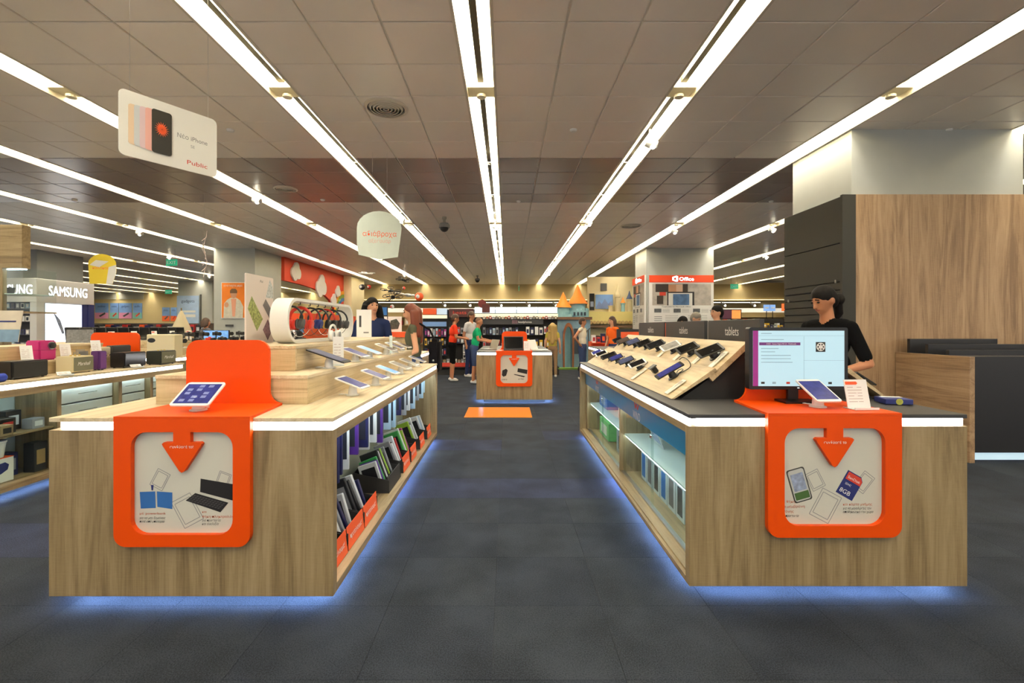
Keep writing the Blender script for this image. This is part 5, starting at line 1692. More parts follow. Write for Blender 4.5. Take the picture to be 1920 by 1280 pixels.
for k, c in enumerate(((226, 160, 40), (120, 150, 60), (60, 110, 170))):
    arc_band(21.95, 1.8, 1.15 - .16 * k, 1.3 - .16 * k, -7.70 + .003 * k, mat('rainbow_%d' % k, S(*c), .6), 'rainbow_band')
for (yc, zc, s_) in ((16.9, 3.42, .26), (19.2, 3.1, .36), (21.1, 3.02, .2), (20.6, 2.62, .2)):
    b = MB()
    for dy, dz, r in ((0, 0, 1), (.7, -.2, .8), (-.7, -.2, .75), (.2, .6, .75), (-.3, -.6, .7)):
        b.prism([(yc + s_ * (dy + r * cos(a * pi / 8)), zc + s_ * (dz + r * sin(a * pi / 8))) for a in range(16)], 'x', -7.719, -7.66 + .004 * dz)
    b.build('cloud', WHITE_M, T)
T = shelf_rack(-7.64, -7.1, 16.3, 21.8, 1.9, (.4, .8, 1.2, 1.55), 'toy shelving under the red cloud panel', ORANGE2)
for r, z in enumerate((1.201, 1.551)):
    for k in range(14):
        yy = 16.6 + k * .37
        o = thing('toy_box', 'toy box under the cloud panel, %s from the near end of the %s shelf' % (ORD[k], ('lower', 'upper')[r]), 'box', (-7.28, yy, z), 0, 'toy boxes under the cloud panel')
        MB().box(-.1, .1, -.13, .13, 0, .26).build('carton', (POST[0], mat('toy_yellow', S(226, 180, 50), .5), POST[2], PAPER, CN['red'])[(k * 2 + r) % 5], o, world=False)
        MB().box(.1005, .102, -.08, .08, .06, .2).build('printed_picture', (CN['navy'], PAPER, CN['magenta'])[(k + r) % 3], o, world=False)

# ------------------------------------------------------------------ hanging signs
def hang_wires(T, pts, m=SILVER):
    for (x, y, z) in pts:
        Mi = wm(T)
        MB().tube([(x, y, z), (x, y, HC - .003)], .0012, 4).build('wire', m, T)


P1, P2 = Vector((PX(222, 2.94), 2.94, 0)), Vector((PX(406, 3.42), 3.42, 0))
r = (P2 - P1).normalized()
c = (P1 + P2) / 2
zc = (PZ(163, 2.94) + PZ(288, 2.94)) / 2
c.z = zc
W_, H_ = (P2 - P1).length, PZ(163, 2.94) - PZ(288, 2.94)
T = thing('hanging_sign', 'white hanging card with a black phone picture at the upper left', 'hanging sign', c, rz=math.atan2(r.y, r.x))
MB().prism(rrect(-W_ / 2, W_ / 2, -H_ / 2, H_ / 2, .035), 'y', -.004, .004).build('card', WHITE_M, T, world=False)
for k, cc in enumerate(((226, 200, 170), (200, 204, 206), (216, 190, 196), (226, 170, 160))):
    MB().prism(rrect(-.24 + .03 * k, -.10 + .03 * k, -.13 - .003 * k, .13 + .003 * k, .016), 'y', -.0055 - .0008 * k, -.0045 - .0008 * k).build('printed_phone_edge', mat('pale_phone_%d' % k, S(*cc), .5), T, world=False)
MB().prism(rrect(-.115, .0, -.145, .145, .016), 'y', -.011, -.009).build('printed_phone', mat('black_phone_print', S(24, 22, 22), .4), T, world=False)
fl_ = MB()
for k in range(18):
    a = 2 * pi * k / 18
    fl_.prism([(-.0575 + .008 * cos(a + 1.2), .02 + .008 * sin(a + 1.2)), (-.0575 + .042 * cos(a), .02 + .05 * sin(a)), (-.0575 + .008 * cos(a - 1.2), .02 + .008 * sin(a - 1.2))], 'y', -.0125, -.0115)
fl_.build('printed_flower', ORANGE2, T, world=False)
MW = wm(T)
lettering('Νέο iPhone', GREY, T, MW @ Vector((.13, -.004, .02)), r, Z, h=.03, w=.19)
lettering('SE', LINE, T, MW @ Vector((.13, -.004, -.035)), r, Z, h=.02)
lettering('Public', REDP, T, MW @ Vector((.16, -.004, -.15)), r, Z, h=.03, w=.13)
hang_wires(T, [MW @ Vector((-W_ * .4, 0, H_ / 2)), MW @ Vector((W_ * .4, 0, H_ / 2))])
Ys = 6.5
c = at(712, 441, Ys)
T = thing('hanging_sign', 'pale arched hanging sign with orange Greek lettering above the left island', 'hanging sign', c, rz=radians(8))
ar = [(-.31, -.12), (-.285, -.28), (.0, -.34), (.25, -.30), (.30, .1)] + [(.30 * cos(a * pi / 12) if a < 6 else .31 * cos(a * pi / 12), .1 + .24 * sin(a * pi / 12)) for a in range(1, 12)] + [(-.31, .1)]
MB().prism(ar, 'y', -.004, .004).build('board', mat('pale_aqua_board', S(208, 218, 206), .4, var=.05, vscale=5), T, world=False)
MW = wm(T)
rr_ = MW.to_3x3() @ X
lettering('αδιάβροχα', ORANGE2, T, MW @ Vector((.0, -.004, .02)), rr_, Z, h=.07, w=.46)
lettering('αξεσουάρ', mat('salmon_ink', S(228, 170, 150), .6), T, MW @ Vector((.0, -.004, -.08)), rr_, Z, h=.05, w=.3)
hang_wires(T, [MW @ Vector((-.1, 0, .3)), MW @ Vector((.1, 0, .3))])
Ys = 9.0
c = at(192, 505, Ys)
T = thing('hanging_sign', 'yellow and white arched hanging sign at the far left', 'hanging sign', c, rz=radians(20))
ar = [(-.2, -.28), (.16, -.28), (.22, -.05), (.22, .1)] + [(.22 * cos(a * pi / 10), .1 + .2 * sin(a * pi / 10)) for a in range(1, 10)] + [(-.22, .1)]
MB().prism(ar, 'y', -.004, .004).build('board', mat('yellow_board', S(232, 204, 40), .4), T, world=False)
MB().prism([(.06, -.28), (.16, -.28), (.22, -.05), (.22, .1), (.1, .05)], 'y', -.0055, -.0045).build('white_patch', WHITE_M, T, world=False)
MB().prism([(-.2, .08), (-.05, .04), (.1, .16), (-.1, .18)], 'y', -.0055, -.0045).build('white_patch', WHITE_M, T, world=False)
MW = wm(T)
lettering('καλοκαίρι', ORANGE2, T, MW @ Vector((.0, -.004, .03)), MW.to_3x3() @ X, Z, h=.05, w=.3)
hang_wires(T, [MW @ Vector((0, 0, .29))])
c = at(383, 475, 8.5)
T = thing('hanging_mobile', 'thin sparkling mobile hanging before the left column', 'mobile', c)
b = MB()
for k in range(7):
    a = k * 1.3
    b.tube([(.05 * cos(a), .03 * sin(a), .42 - .11 * k), (.03 * cos(a + 1), .03, .30 - .11 * k), (-.04 * cos(a), -.02, .22 - .11 * k)], .006, 5)
b.build('strands', mat('clear_pinkish', S(226, 206, 200), .15), T, world=False)['kind'] = 'stuff'
hang_wires(T, [c + Vector((0.0, 0, .3))])

# ------------------------------------------------------------------ right side: cladding, slat wall, service desk
T = thing('wall_cladding', 'tall oak panel cladding the front of the right column', 'wall panel', (5.4, 5.7, 0))
MB().box(4.28, 6.6, 5.69, 5.738, .0, 3.03).build('oak_panel', W_CLAD, T, bevel=.002)
T = thing('slat_wall', 'black slatted display wall on the left face of the right column', 'slat wall', (4.16, 6.2, 0))
MB().box(4.14, 4.265, 5.70, 6.9, 0.0, 3.015).build('backing', BLACK_M, T, bevel=.002)
zs = [3.01, 2.43, 1.95] + [1.95 - .098 * k for k in range(1, 18)]
for a, b_ in zip(zs[:-1], zs[1:]):
    MB().box(4.118, 4.139, 5.71, 6.88, b_ + .012, a).build('slat', SLAT, T, bevel=.003)
MB().box(4.10, 4.265, 5.66, 5.699, 0, 3.02).build('end_board', SLAT, T)
for zz, yy in ((1.97, 5.78), (1.78, 6.75), (1.6, 5.78)):
    MB().box(4.104, 4.117, yy, yy + .02, zz - .02, zz + .02).build('clip', SILVER, T)
T = thing('service_desk', 'black service desk with an oak side panel at the right edge', 'desk', (5.6, 4.8, 0))
sx = 4.765
MB().box(sx, sx + .055, 4.77, 5.68, 0, 1.093).build('oak_side', W_SIDE, T, bevel=.002)
MB().box(sx + .056, 7.6, 4.83, 4.86, .092, 1.09).build('front_panel', mat('desk_black', S(34, 34, 38), .4), T)
MB().box(sx + .056, 7.6, 4.85, 4.87, .012, .088).build('light_plinth', mat('soft_plinth_light', S(150, 165, 168), .5, emit=(.62, .86, 1, 1), es=.7), T)
MB().box(sx + .056, 7.6, 4.86, 5.05, 1.075, 1.092).build('ledge', CHAR, T)
dk = MATS['desk_black']
MB().box(sx + .056, 7.6, 5.05, 5.09, .5, PZ(656, 5.05)).build('upstand', dk, T, bevel=.002)
MB().box(sx + .056, 7.6, 5.30, 5.34, .5, PZ(645, 5.30)).build('upstand', dk, T, bevel=.002)
MB().box(4.83, 5.88, 5.55, 5.59, .5, PZ(635, 5.55)).build('upstand', dk, T, bevel=.002)
MB().box(sx + .056, 7.6, 4.87, 5.6, .45, .5).build('inner_shelf', dk, T)
MB().box(sx + .1, 7.5, 4.9, 5.55, 0, .449).build('carcass', dk, T)

# ------------------------------------------------------------------ people
HAIRM = {'black': mat('hair_black', S(20, 16, 15), .7, spec=.2), 'brown': mat('hair_brown', S(72, 48, 34), .5), 'red': mat('hair_auburn', S(112, 50, 28), .5), 'grey': mat('hair_grey', S(120, 112, 102), .6), 'blonde': mat('hair_blonde', S(170, 140, 80), .5), 'shaved': mat('hair_shaved', S(120, 88, 70), .7)}
LIP = mat('lips', S(160, 84, 76), .5)
EYE = mat('eye_dark', S(30, 24, 22), .2)
CLOTH = {k: mat('cloth_' + k, S(*c), .9, spec=.1) for k, c in (('black', (14, 14, 15)), ('green', (30, 160, 106)), ('red', (216, 60, 34)), ('white', (206, 204, 202)), ('olive', (88, 88, 70)), ('cream', (222, 212, 190)), ('orange', (236, 104, 40)), ('jeans', (60, 72, 104)), ('navy', (40, 50, 84)), ('khaki', (150, 120, 90)), ('shoe', (220, 216, 210)), ('bag', (24, 22, 24)), ('yellow', (176, 160, 70)), ('grey', (96, 96, 104)))}


def remesh(prims, vox, name, smooth=4):
    b = MB()
    for p in prims:
        if p[0] == 'e':
            b.ball((0, 0, 0), p[3], 14, 10, 0, p[4] if len(p) > 4 else Matrix.Translation(p[2]))
        else:
            b.cone(p[2], p[3], p[4], p[5], 12, 4)
    me = b.mesh(name + '_raw', SKIN)
    ob = bpy.data.objects.new(name + '_raw', me)
    COL.objects.link(ob)
    m = ob.modifiers.new('r', 'REMESH')
    m.mode = 'VOXEL'
    m.voxel_size = vox
    m2 = ob.modifiers.new('s', 'SMOOTH')
    m2.iterations = smooth
    m2.factor = .5
    dg = bpy.context.evaluated_depsgraph_get()
    dg.update()
    out = bpy.data.meshes.new_from_object(ob.evaluated_get(dg))
    bpy.data.objects.remove(ob)
    bpy.data.meshes.remove(me)
    out.name = name
    return out


def prim_dist(P, p):
    if p[0] == 'e':
        M = (p[4] if len(p) > 4 else Matrix.Translation(p[2])).inverted()
        A_ = np.array(M)
        q = P @ A_[:3, :3].T + A_[:3, 3]
        r = np.array(p[3])
        k = np.linalg.norm(q / r, axis=1)
        return (k - 1) * min(p[3])
    a, b = np.array(p[2]), np.array(p[4])
    d = b - a
    t = np.clip(((P - a) @ d) / max(d @ d, 1e-9), 0, 1)
    c = a + t[:, None] * d
    return np.linalg.norm(P - c, axis=1) - (p[3] + t * (p[5] - p[3]))


def person(label, loc, rz, h=1.7, shirt='black', pants='jeans', shoes='shoe', skin=SKIN, hair='brown', hairlen=0.0, sleeve=.55, hw=1.0, lean=0.0, head=(0, 0), hands=None, elbows=None, feet=None, knees=None, vox=.015, shorts=False, cat='person', curly=False):
    T = thing('person', label, cat, loc, rz)
    s = h / 1.72
    V = lambda x, y, z: Vector((x * s, y * s, z * s))
    tags = ['skin', 'shirt', 'pants', 'shoes']
    mats = [skin, CLOTH[shirt], CLOTH[pants], CLOTH[shoes]]
    pr = []
    E = lambda t, c, r: pr.append(('e', t, c, tuple(q * s for q in r)))
    K = lambda t, a, ra, b, rb: pr.append(('c', t, tuple(a), ra * s, tuple(b), rb * s))
    ly = -lean
    E('pants', V(0, 0, .93), (.165 * hw, .118, .12))
    E('shirt', V(0, ly * .3, 1.08), (.145 * hw, .105, .15))
    E('shirt', V(0, ly * .7, 1.27), (.165 * hw, .115, .17))
    K('shirt', V(-.135 * hw, ly * .9, 1.40), .062, V(.135 * hw, ly * .9, 1.40), .062)
    nb, nt = V(0, ly, 1.43), V(0, ly - .015, 1.54)
    K('skin', nb, .056, nt, .05)
    yaw, pit = head
    HM = Matrix.Translation(V(0, ly - .012, 1.545)) @ Matrix.Rotation(yaw, 4, 'Z') @ Matrix.Rotation(pit, 4, 'X')
    hp = lambda x, y, z: HM @ V(x, y, z)

    def HE(t, c, r):
        M = HM @ Matrix.Translation(V(*c))
        pr.append(('e', t, tuple(hp(*c)), tuple(q * s for q in r), M))
    HE('skin', (0, 0, .085), (.074, .094, .098))
    HE('skin', (0, -.03, .03), (.056, .062, .058))
    HE('skin', (0, -.062, -.004), (.024, .024, .02))
    pr.append(('c', 'skin', tuple(hp(0, -.088, .082)), .011 * s, tuple(hp(0, -.108, .05)), .014 * s))
    for sx in (-1, 1):
        HE('skin', (sx * .076, .008, .066), (.012, .022, .032))
    hd = hands or {}
    el = elbows or {}
    for key, sx in (('l', 1), ('r', -1)):
        sh = V(sx * .185 * hw, ly * .9, 1.39)
        e = V(*el[key]) if key in el else V(sx * (.185 * hw + .06), ly * .6 + .03, 1.12)
        w = V(*hd[key]) if key in hd else V(sx * (.185 * hw + .07), ly * .5 - .05, .88)
        m = sh.lerp(e, sleeve)
        K('shirt', sh, .055 if sleeve > .2 else .05, m, .05)
        K('skin', m, .042, e, .038)
        K('skin', e, .038, w, .026)
        d = (w - e).normalized()
        side = d.cross(Vector((0, 0, 1)))
        side = side.normalized() if side.length > .1 else Vector((1, 0, 0))
        pr.append(('c', 'skin', tuple(w), .03 * s, tuple(w + d * .055 * s), .033 * s))
    kn = knees or {}
    ft = feet or {}
    for key, sx in (('l', 1), ('r', -1)):
        hip = V(sx * .085, 0, .9)
        k = V(*kn[key]) if key in kn else V(sx * .095, -.01, .49)
        a = V(*ft[key]) if key in ft else V(sx * .1, .02, .085)
        K('pants', hip, .088, k, .06)
        if shorts:
            K('skin', k, .054, a, .036)
        else:
            K('pants', k, .06, a, .046)
        K('shoes', a + V(0, .03, -.035), .044, a + V(0, -.13, -.048), .034)
    me = remesh(pr, vox, 'body')
    n = len(me.polygons)
    C_ = np.empty(n * 3, dtype=np.float32)
    me.polygons.foreach_get('center', C_)
    C_ = C_.reshape(-1, 3).astype(float)
    D_ = np.stack([prim_dist(C_, p) for p in pr])
    best = D_.argmin(0)
    idx = np.array([tags.index(p[1]) for p in pr])[best]
    me.materials.clear()
    for m in mats:
        me.materials.append(m)
    # fingers rooted in the palms
    fb = MB()
    for key, sx in (('l', 1), ('r', -1)):
        e = V(*el[key]) if key in el else V(sx * (.185 * hw + .06), ly * .6 + .03, 1.12)
        w = V(*hd[key]) if key in hd else V(sx * (.185 * hw + .07), ly * .5 - .05, .88)
        d = (w - e).normalized()
        side = d.cross(Vector((0, 0, 1)))
        side = side.normalized() if side.length > .1 else Vector((0, 1, 0))
        nrm = side.cross(d).normalized() * -1
        for k in range(4):
            r0 = w + d * .065 * s + side * (-.024 + .016 * k) * s
            p1 = r0 + (d * .035 + nrm * .006) * s
            p2 = p1 + (d * (.022, .028, .026, .018)[k] + nrm * .018) * s
            fb.cone(r0, .0085 * s, p1, .008 * s, 8, 3)
            fb.cone(p1, .008 * s, p2, .007 * s, 8, 3)
        t0 = w + d * .02 * s + side * -.022 * s
        fb.cone(t0, .010 * s, t0 + (d * .035 - side * .03 + nrm * .008) * s, .008 * s, 8, 3)
    bm = bmesh.new()
    bm.from_mesh(me)
    bm.faces.ensure_lookup_table()
    for f, i in zip(bm.faces, idx):
        f.material_index = int(i)
        f.smooth = True
    vs = [bm.verts.new(p) for p in fb.v]
    for q in fb.f:
        try:
            f = bm.faces.new([vs[i] for i in q])
            f.material_index = 0
            f.smooth = True
        except ValueError:
            pass
    bm.to_mesh(me)
    bm.free()
    o = bpy.data.objects.new('body', me)
    COL.objects.link(o)
    o.parent = T
    # hair and features
    hm = HAIRM[hair]
    hpz = []
    def HH(c, r):
        M = HM @ Matrix.Translation(V(*c))
        hpz.append(('e', 'h', tuple(hp(*c)), tuple(q * s for q in r), M))
    if hair == 'shaved':
        HH((0, .014, .098), (.075, .09, .092))
    else:
        HH((0, .012, .114), (.085, .098, .09))
        HH((0, .05, .07), (.078, .07, .09))
        HH((0, .03, .085), (.083, .08, .08))
    if hairlen > 0:
        wid = 1.35 if curly else 1.0
        for (x, y, r0, r1) in ((0, .075, .07, .05), (.055 * wid, .05, .045, .04), (-.055 * wid, .05, .045, .04), (.078 * wid, .01, .03, .03), (-.078 * wid, .01, .03, .03)):
            a = hp(x, y, .07)
            e_ = a + V(x * .35, .03, -hairlen * (1 if abs(x) < .07 else .8))
            hpz.append(('c', 'h', tuple(a), r0 * s * (1.2 if curly else 1), tuple(e_), r1 * s * (1.4 if curly else 1)))
        if curly:
            for q in range(26):
                a = hp(rnd.uniform(-.11, .11), rnd.uniform(.0, .11), rnd.uniform(-.5 * hairlen, .12))
                hpz.append(('e', 'h', tuple(a), (.036 * s,) * 3))
    hme = remesh(hpz, vox * .9, 'hair', 3)
    hme.materials.clear()
    hme.materials.append(hm)
    hme.polygons.foreach_set('use_smooth', [True] * len(hme.polygons))
    o = bpy.data.objects.new('hair', hme)
    COL.objects.link(o)
    o.parent = T
    for sx in (-1, 1):
        MB().ball((0, 0, 0), (.013 * s, .008 * s, .008 * s), 10, 6, 0, HM @ Matrix.Translation(V(sx * .031, -.087, .088))).build('eye', EYE, T, world=False, smooth='all')
        MB().box(-.018 * s, .018 * s, -.004 * s, .004 * s, -.0035 * s, .0035 * s, 0, HM @ Matrix.Translation(V(sx * .032, -.091, .112)) @ Matrix.Rotation(sx * .12, 4, 'Y')).build('eyebrow', hm, T, world=False)
    MB().ball((0, 0, 0), (.024 * s, .008 * s, .008 * s), 10, 6, 0, HM @ Matrix.Translation(V(0, -.085, .02))).build('mouth', LIP, T, world=False, smooth='all')
    return T


person('woman in a black t-shirt looking down behind the right island', (PX(1562, 3.92), 3.92, 0), radians(-74), 1.73, 'black', 'black', 'shoe', SKIN_T, 'black', 0.0, .8, 1.02, .06, (radians(-4), radians(22)), hands={'r': (-.14, -.22, 1.02), 'l': (.16, -.20, 1.02)}, elbows={'l': (.27, .03, 1.10), 'r': (-.25, .02, 1.12)}, vox=.010)
T = [o for o in bpy.data.objects if o.name == 'person'][0]
MB().ball((0, .055, 1.635), (.05, .05, .055), 12, 8).tube([(0, .05, 1.62), (-.01, .075, 1.52), (-.06, .06, 1.44), (-.13, -.03, 1.40)], [.035, .035, .028, .012], 8).build('ponytail', HAIRM['black'], T, smooth=60, world=False)
RW = person('woman with long auburn hair and a black shoulder bag beyond the left island', (-1.26, 6.34, 0), radians(-78), 1.70, 'olive', 'jeans', 'shoe', SKIN, 'red', .38, .12, 1.0, .03, (radians(6), radians(8)), curly=True, elbows={'r': (-.27, .0, 1.12), 'l': (.25, .02, 1.1)}, hands={'r': (-.22, -.18, .98), 'l': (.2, -.2, 1.0)})
bg = thing('shoulder_bag', 'black shoulder bag hanging behind the auburn haired woman', 'bag', (-1.0, 6.2, 0))
MB().box(-1.05, -.90, 6.2, 6.5, .78, 1.24).build('pouch', CLOTH['bag'], bg, bevel=.04, segs=2)
MB().tube([(-.98, 6.3, 1.22), (-1.04, 6.28, 1.36), (-1.16, 6.26, 1.44), (-1.24, 6.22, 1.465)], .014, 6).build('strap', CLOTH['bag'], bg)
MB().ball((-.98, 6.19, .95), .016, 8, 6).build('badge', SILVER, bg)
person('curly dark haired woman seen between the headphone ring and the auburn woman', (PX(698, 6.6), 6.6, 0), radians(25), 1.80, 'navy', 'jeans', 'shoe', SKIN, 'black', .28, .8, 1.0, 0, (radians(10), 0), curly=True)
person('bald man in a green t-shirt reaching over the middle counter', (PX(889, 11.55), 11.55, 0), radians(86), 1.63, 'green', 'jeans', 'shoe', SKIN_T, 'shaved', 0, .5, 1.08, .10, (0, radians(14)), hands={'l': (.12, -.42, 1.12), 'r': (-.12, -.40, 1.10)}, elbows={'l': (.25, -.16, 1.16), 'r': (-.25, -.14, 1.15)}, shorts=True)
person('man in a white shirt standing behind the green shirted man', (PX(880, 13.05), 13.05, 0), radians(60), 1.82, 'white', 'navy', 'shoe', SKIN_T, 'brown', 0, .6, 1.05, .05, (0, radians(8)))
person('man in a red t-shirt and shorts with white shoes before the accessory wall', (PX(848, 12.0), 12.0, 0), radians(105), 1.72, 'red', 'black', 'shoe', SKIN_T, 'brown', 0, .6, 1.15, .05, (0, radians(12)), hands={'l': (.12, -.34, 1.12), 'r': (-.10, -.32, 1.1)}, elbows={'l': (.27, -.08, 1.14), 'r': (-.27, -.06, 1.14)}, shorts=True)
person('girl with long fair hair in a yellowish top right of the middle counter', (PX(1036, 12.9), 12.9, 0), radians(170), 1.50, 'yellow', 'khaki', 'shoe', SKIN, 'blonde', .5, .4, .9, 0, (0, 0), curly=True)
person('woman in a cream sleeveless blouse with hands on her hips before the play castle', (PX(1092, 12.4), 12.4, 0), radians(58), 1.64, 'cream', 'jeans', 'shoe', SKIN_T, 'brown', 0, .05, 1.0, 0, (radians(20), 0), elbows={'l': (.36, .08, 1.18), 'r': (-.36, .08, 1.18)}, hands={'l': (.20, .0, 1.0), 'r': (-.20, .0, 1.0)})
person('girl in an orange t-shirt with long dark hair by the strollers', (PX(1150, 12.0), 12.0, 0), radians(-60), 1.66, 'orange', 'navy', 'shoe', SKIN, 'brown', .34, .5, .95, .03, (0, radians(6)))
person('young man in profile with a white collar behind the tablet headers', (PX(1345, 7.9), 7.9, 0), radians(-80), 1.75, 'white', 'black', 'shoe', SKIN, 'black', 0, .8, 1.0, 0, (0, 0))
person('person with dark hair bending behind the middle tablets header', (PX(1267, 9.2), 9.2, 0), radians(60), 1.60, 'black', 'black', 'shoe', SKIN, 'black', 0, .8, 1.0, .1, (0, radians(25)))
person('grey haired man bending behind the middle tablets header', (PX(1292, 9.0), 9.0, 0), radians(40), 1.67, 'white', 'black', 'shoe', SKIN, 'grey', 0, .8, 1.0, .1, (0, radians(25)))
person('person in dark clothes with brown hair behind the camera island', (PX(386, 12.0), 12.0, 0), radians(150), 1.62, 'grey', 'navy', 'shoe', SKIN_T, 'brown', .1, .8, 1.0, 0, (0, 0))

# ------------------------------------------------------------------ accessory wall across the back of the aisle
Yg = 13.9
gx0, gx1 = PX(792, Yg), PX(1046, Yg)
T = thing('accessory_wall', 'long black gondola of hanging accessories across the end of the aisle', 'shelving', ((gx0 + gx1) / 2, Yg, 0))
MB().box(gx0, gx1, Yg + .1, Yg + .2, 0, 1.93).build('back_panel', BLACK_M, T)
MB().box(gx0, gx1, Yg - .35, Yg + .1, 0, .16).build('base', BLACK_M, T)
MB().box(gx0, PX(925, Yg), Yg - .37, Yg - .352, .24, .36).build('red_shelf_edge', REDP, T)
MB().box(gx0, gx1, Yg - .35, Yg + .1, .2, .24).build('shelf', BLACK_M, T)
LH = mat('lit_header_white', S(220, 230, 236), .5, emit=(.72, .88, 1, 1), es=.62)
LW = mat('lit_header_warm', S(240, 230, 200), .5, emit=(1, .93, .72, 1), es=.5)
for k, (xa, xb_, m) in enumerate(((890, 928, LH), (929, 968, LH), (969, 1008, LH), (1009, 1045, LH))):
    MB().box(PX(xa, Yg), PX(xb_, Yg), Yg - .02, Yg + .09, 1.82, 2.0).build('lit_header', m, T)
MB().box(PX(890, Yg), gx1, Yg - .03, Yg + .09, 1.70, 1.80).build('lit_shelf', LW, T)
MB().box(PX(793, Yg), PX(818, Yg), Yg - .02, Yg + .09, 1.78, 1.96).build('orange_header', ORANGE2, T)
MB().box(PX(819, Yg), PX(838, Yg), Yg - .02, Yg + .09, 1.78, 1.96).build('pale_header', mat('pale_blue_header', S(196, 214, 236), .5, emit=S(196, 214, 236), es=.4), T)
MB().box(gx0, PX(838, Yg), Yg - .03, Yg + .09, 1.66, 1.76).build('lit_shelf', LW, T)
MB().box(PX(842, Yg), PX(888, Yg), Yg - .02, Yg + .09, 1.70, 1.95).build('dark_header', mat('dark_red_header', S(74, 32, 30), .5), T)
lettering('beats', REDP, T, Vector((PX(862, Yg), Yg - .02, 1.84)), X, Z, h=.1, w=.4)
bn = MB().box(PX(905, Yg), PX(1018, Yg), Yg - .12, Yg - .10, 1.48, 1.63).build('banner', CHAR, T)
lettering('headphones', PAPER, bn, Vector((PX(984, Yg), Yg - .12, 1.555)), X, Z, h=.06, w=.4)
MB().box(PX(960, Yg), PX(970, Yg), Yg - .1215, Yg - .1202, 1.5, 1.61).build('banner_picture', MATS['wine_print'], bn)
bn = MB().box(gx0, PX(838, Yg), Yg - .12, Yg - .10, 1.42, 1.56).build('banner', POST[0], T)
GROW = ['', 'top left row', 'second left row', 'third left row', 'bottom left row', 'upper middle row', 'upper right row', 'lower right row', 'lower middle row', 'upper row behind the men', 'lower row behind the men', 'top row behind the men', 'tiny top row', 'middle row behind the men', 'bottom row over the red edge', 'upper row at the right end', 'lower row at the right end']
pal = [CN['navy'], CN['magenta'], CN['white'], CN['grey'], CN['pale_blue'], CN['red']]
for r, (z, h, xa, xb_, n, ms) in enumerate(((1.81 - .11, .0, 0, 0, 0, None), (1.12, .24, 797, 838, 8, pal), (.86, .2, 797, 838, 8, [mat('toy_yellow', S(226, 180, 50), .5), CN['black'], CN['grey']]), (.56, .2, 797, 838, 7, [CN['navy'], CN['red'], CN['grey']]), (.0, .18, 0, 0, 0, None),
                                            (1.17, .22, 905, 972, 11, [CN['grey'], CN['black'], CN['navy'], CN['pale_blue']]), (1.17, .24, 985, 1018, 4, [PAPER, CN['navy'], PAPER]), (.80, .24, 985, 1018, 4, [mat('toy_yellow', S(226, 180, 50), .5), PAPER, CN['navy']]), (.8, .2, 905, 972, 10, [CN['grey'], CN['red'], CN['black']]), (.62, .26, 868, 888, 3, [PAPER, CN['grey']]), (.46, .15, 868, 888, 3, [PAPER, CN['black']]), (1.2, .2, 842, 900, 8, [CN['grey'], CN['black'], CN['red']]), (1.64, .09, 905, 1044, 24, [PAPER, CREAMB, CN['red'], PAPER, CN['grey'], mat('tan_carton', S(150, 130, 96), .6)]), (.92, .2, 842, 900, 8, [CN['grey'], CN['white'], CN['navy']]), (.25, .2, 797, 885, 13, [CN['white'], mat('tan_carton', S(150, 130, 96), .6), CN['grey'], CN['white']]), (1.2, .22, 1019, 1044, 5, [CN['white'], CN['red'], CN['navy']]), (.8, .22, 1019, 1044, 5, [CN['grey'], mat('toy_yellow', S(226, 180, 50), .5), CN['white']]))):
    if not n:
        continue
    MB().box(PX(xa, Yg), PX(xb_, Yg), Yg - .14, Yg + .1, z - .012, z).build('shelf', BLACK_M, T)
    goods(PX(xa, Yg), PX(xb_, Yg), Yg - .12, z + .001, n, (h, h * .9), ms, 'accessory_pack', ('accessory pack on the back gondola, %s, ' % GROW[r]) + '%s from the left', 'accessory pack', 'packs on the back gondola', .05)
c = at(908, 575, 13.4)
T = thing('shop_sign', 'dark red sign of a disc and a square before the lit headers', 'sign', c)
MB().lathe([(.12, 0), (.12, .03)], (0, 0, 0), 20, 0, Matrix.Translation((-.06, 0, .09)) @ Matrix.Rotation(pi / 2, 4, 'X')).build('disc', mat('dark_red_paint', S(120, 40, 34), .5), T, world=False)
MB().box(-.06, .16, -.035, -.005, -.17, .07).build('square', mat('maroon_paint', S(92, 36, 32), .5), T, world=False)
hang_wires(T, [c + Vector((0, -.02, .2))])
c = at(715, 586, 9.6)
T = thing('monitor', 'dark monitor with a blue picture seen left of the auburn haired woman', 'monitor', (c.x, 9.6, c.z))
MB().box(-.13, .13, 0, .03, -.13, .13).build('case', BLACK, T, world=False)
MB().box(-.115, .115, -.002, -.0005, -.05, .11).build('screen', BLUEP, T, world=False)
lettering('EN', PAPER, T, T.location + Vector((-.02, -.002, .03)), X, Z, h=.05)
MB().tube([(0, .02, -.13), (0, .02, -c.z)], .015, 8).build('pole', BLACK, T, world=False)
Hi = far_island(-2.75, -1.45, 7.7, 8.8, 'oak island with an orange step behind the tablet island', W_TOP)
MB().box(-2.38, -1.75, 8.05, 8.6, ZT + .001, 1.225).build('step', W_TIER, Hi)
MB().box(-2.42, -1.70, 8.0, 8.65, 1.2255, 1.315).build('orange_step', ORANGE2, Hi)
for k, xx in enumerate((-2.24, -1.98)):
    T = thing('poster_stand', 'white poster of dark gadgets on the orange step, %s' % ('left one', 'right one')[k], 'poster stand', (xx, 8.2, 1.316))
    MB().box(-.12, .12, 0, .02, 0, .27).build('sheet', PAPER, T, world=False)
    MB().prism([(-.08 + .0, .04), (.06, .05), (.09, .15), (.03, .23), (-.07, .2), (-.1, .1)], 'y', -.003, -.0005).build('printed_picture', mat('dark_photo_print', S(70, 74, 66), .6, var=.6, vscale=40), T, world=False)

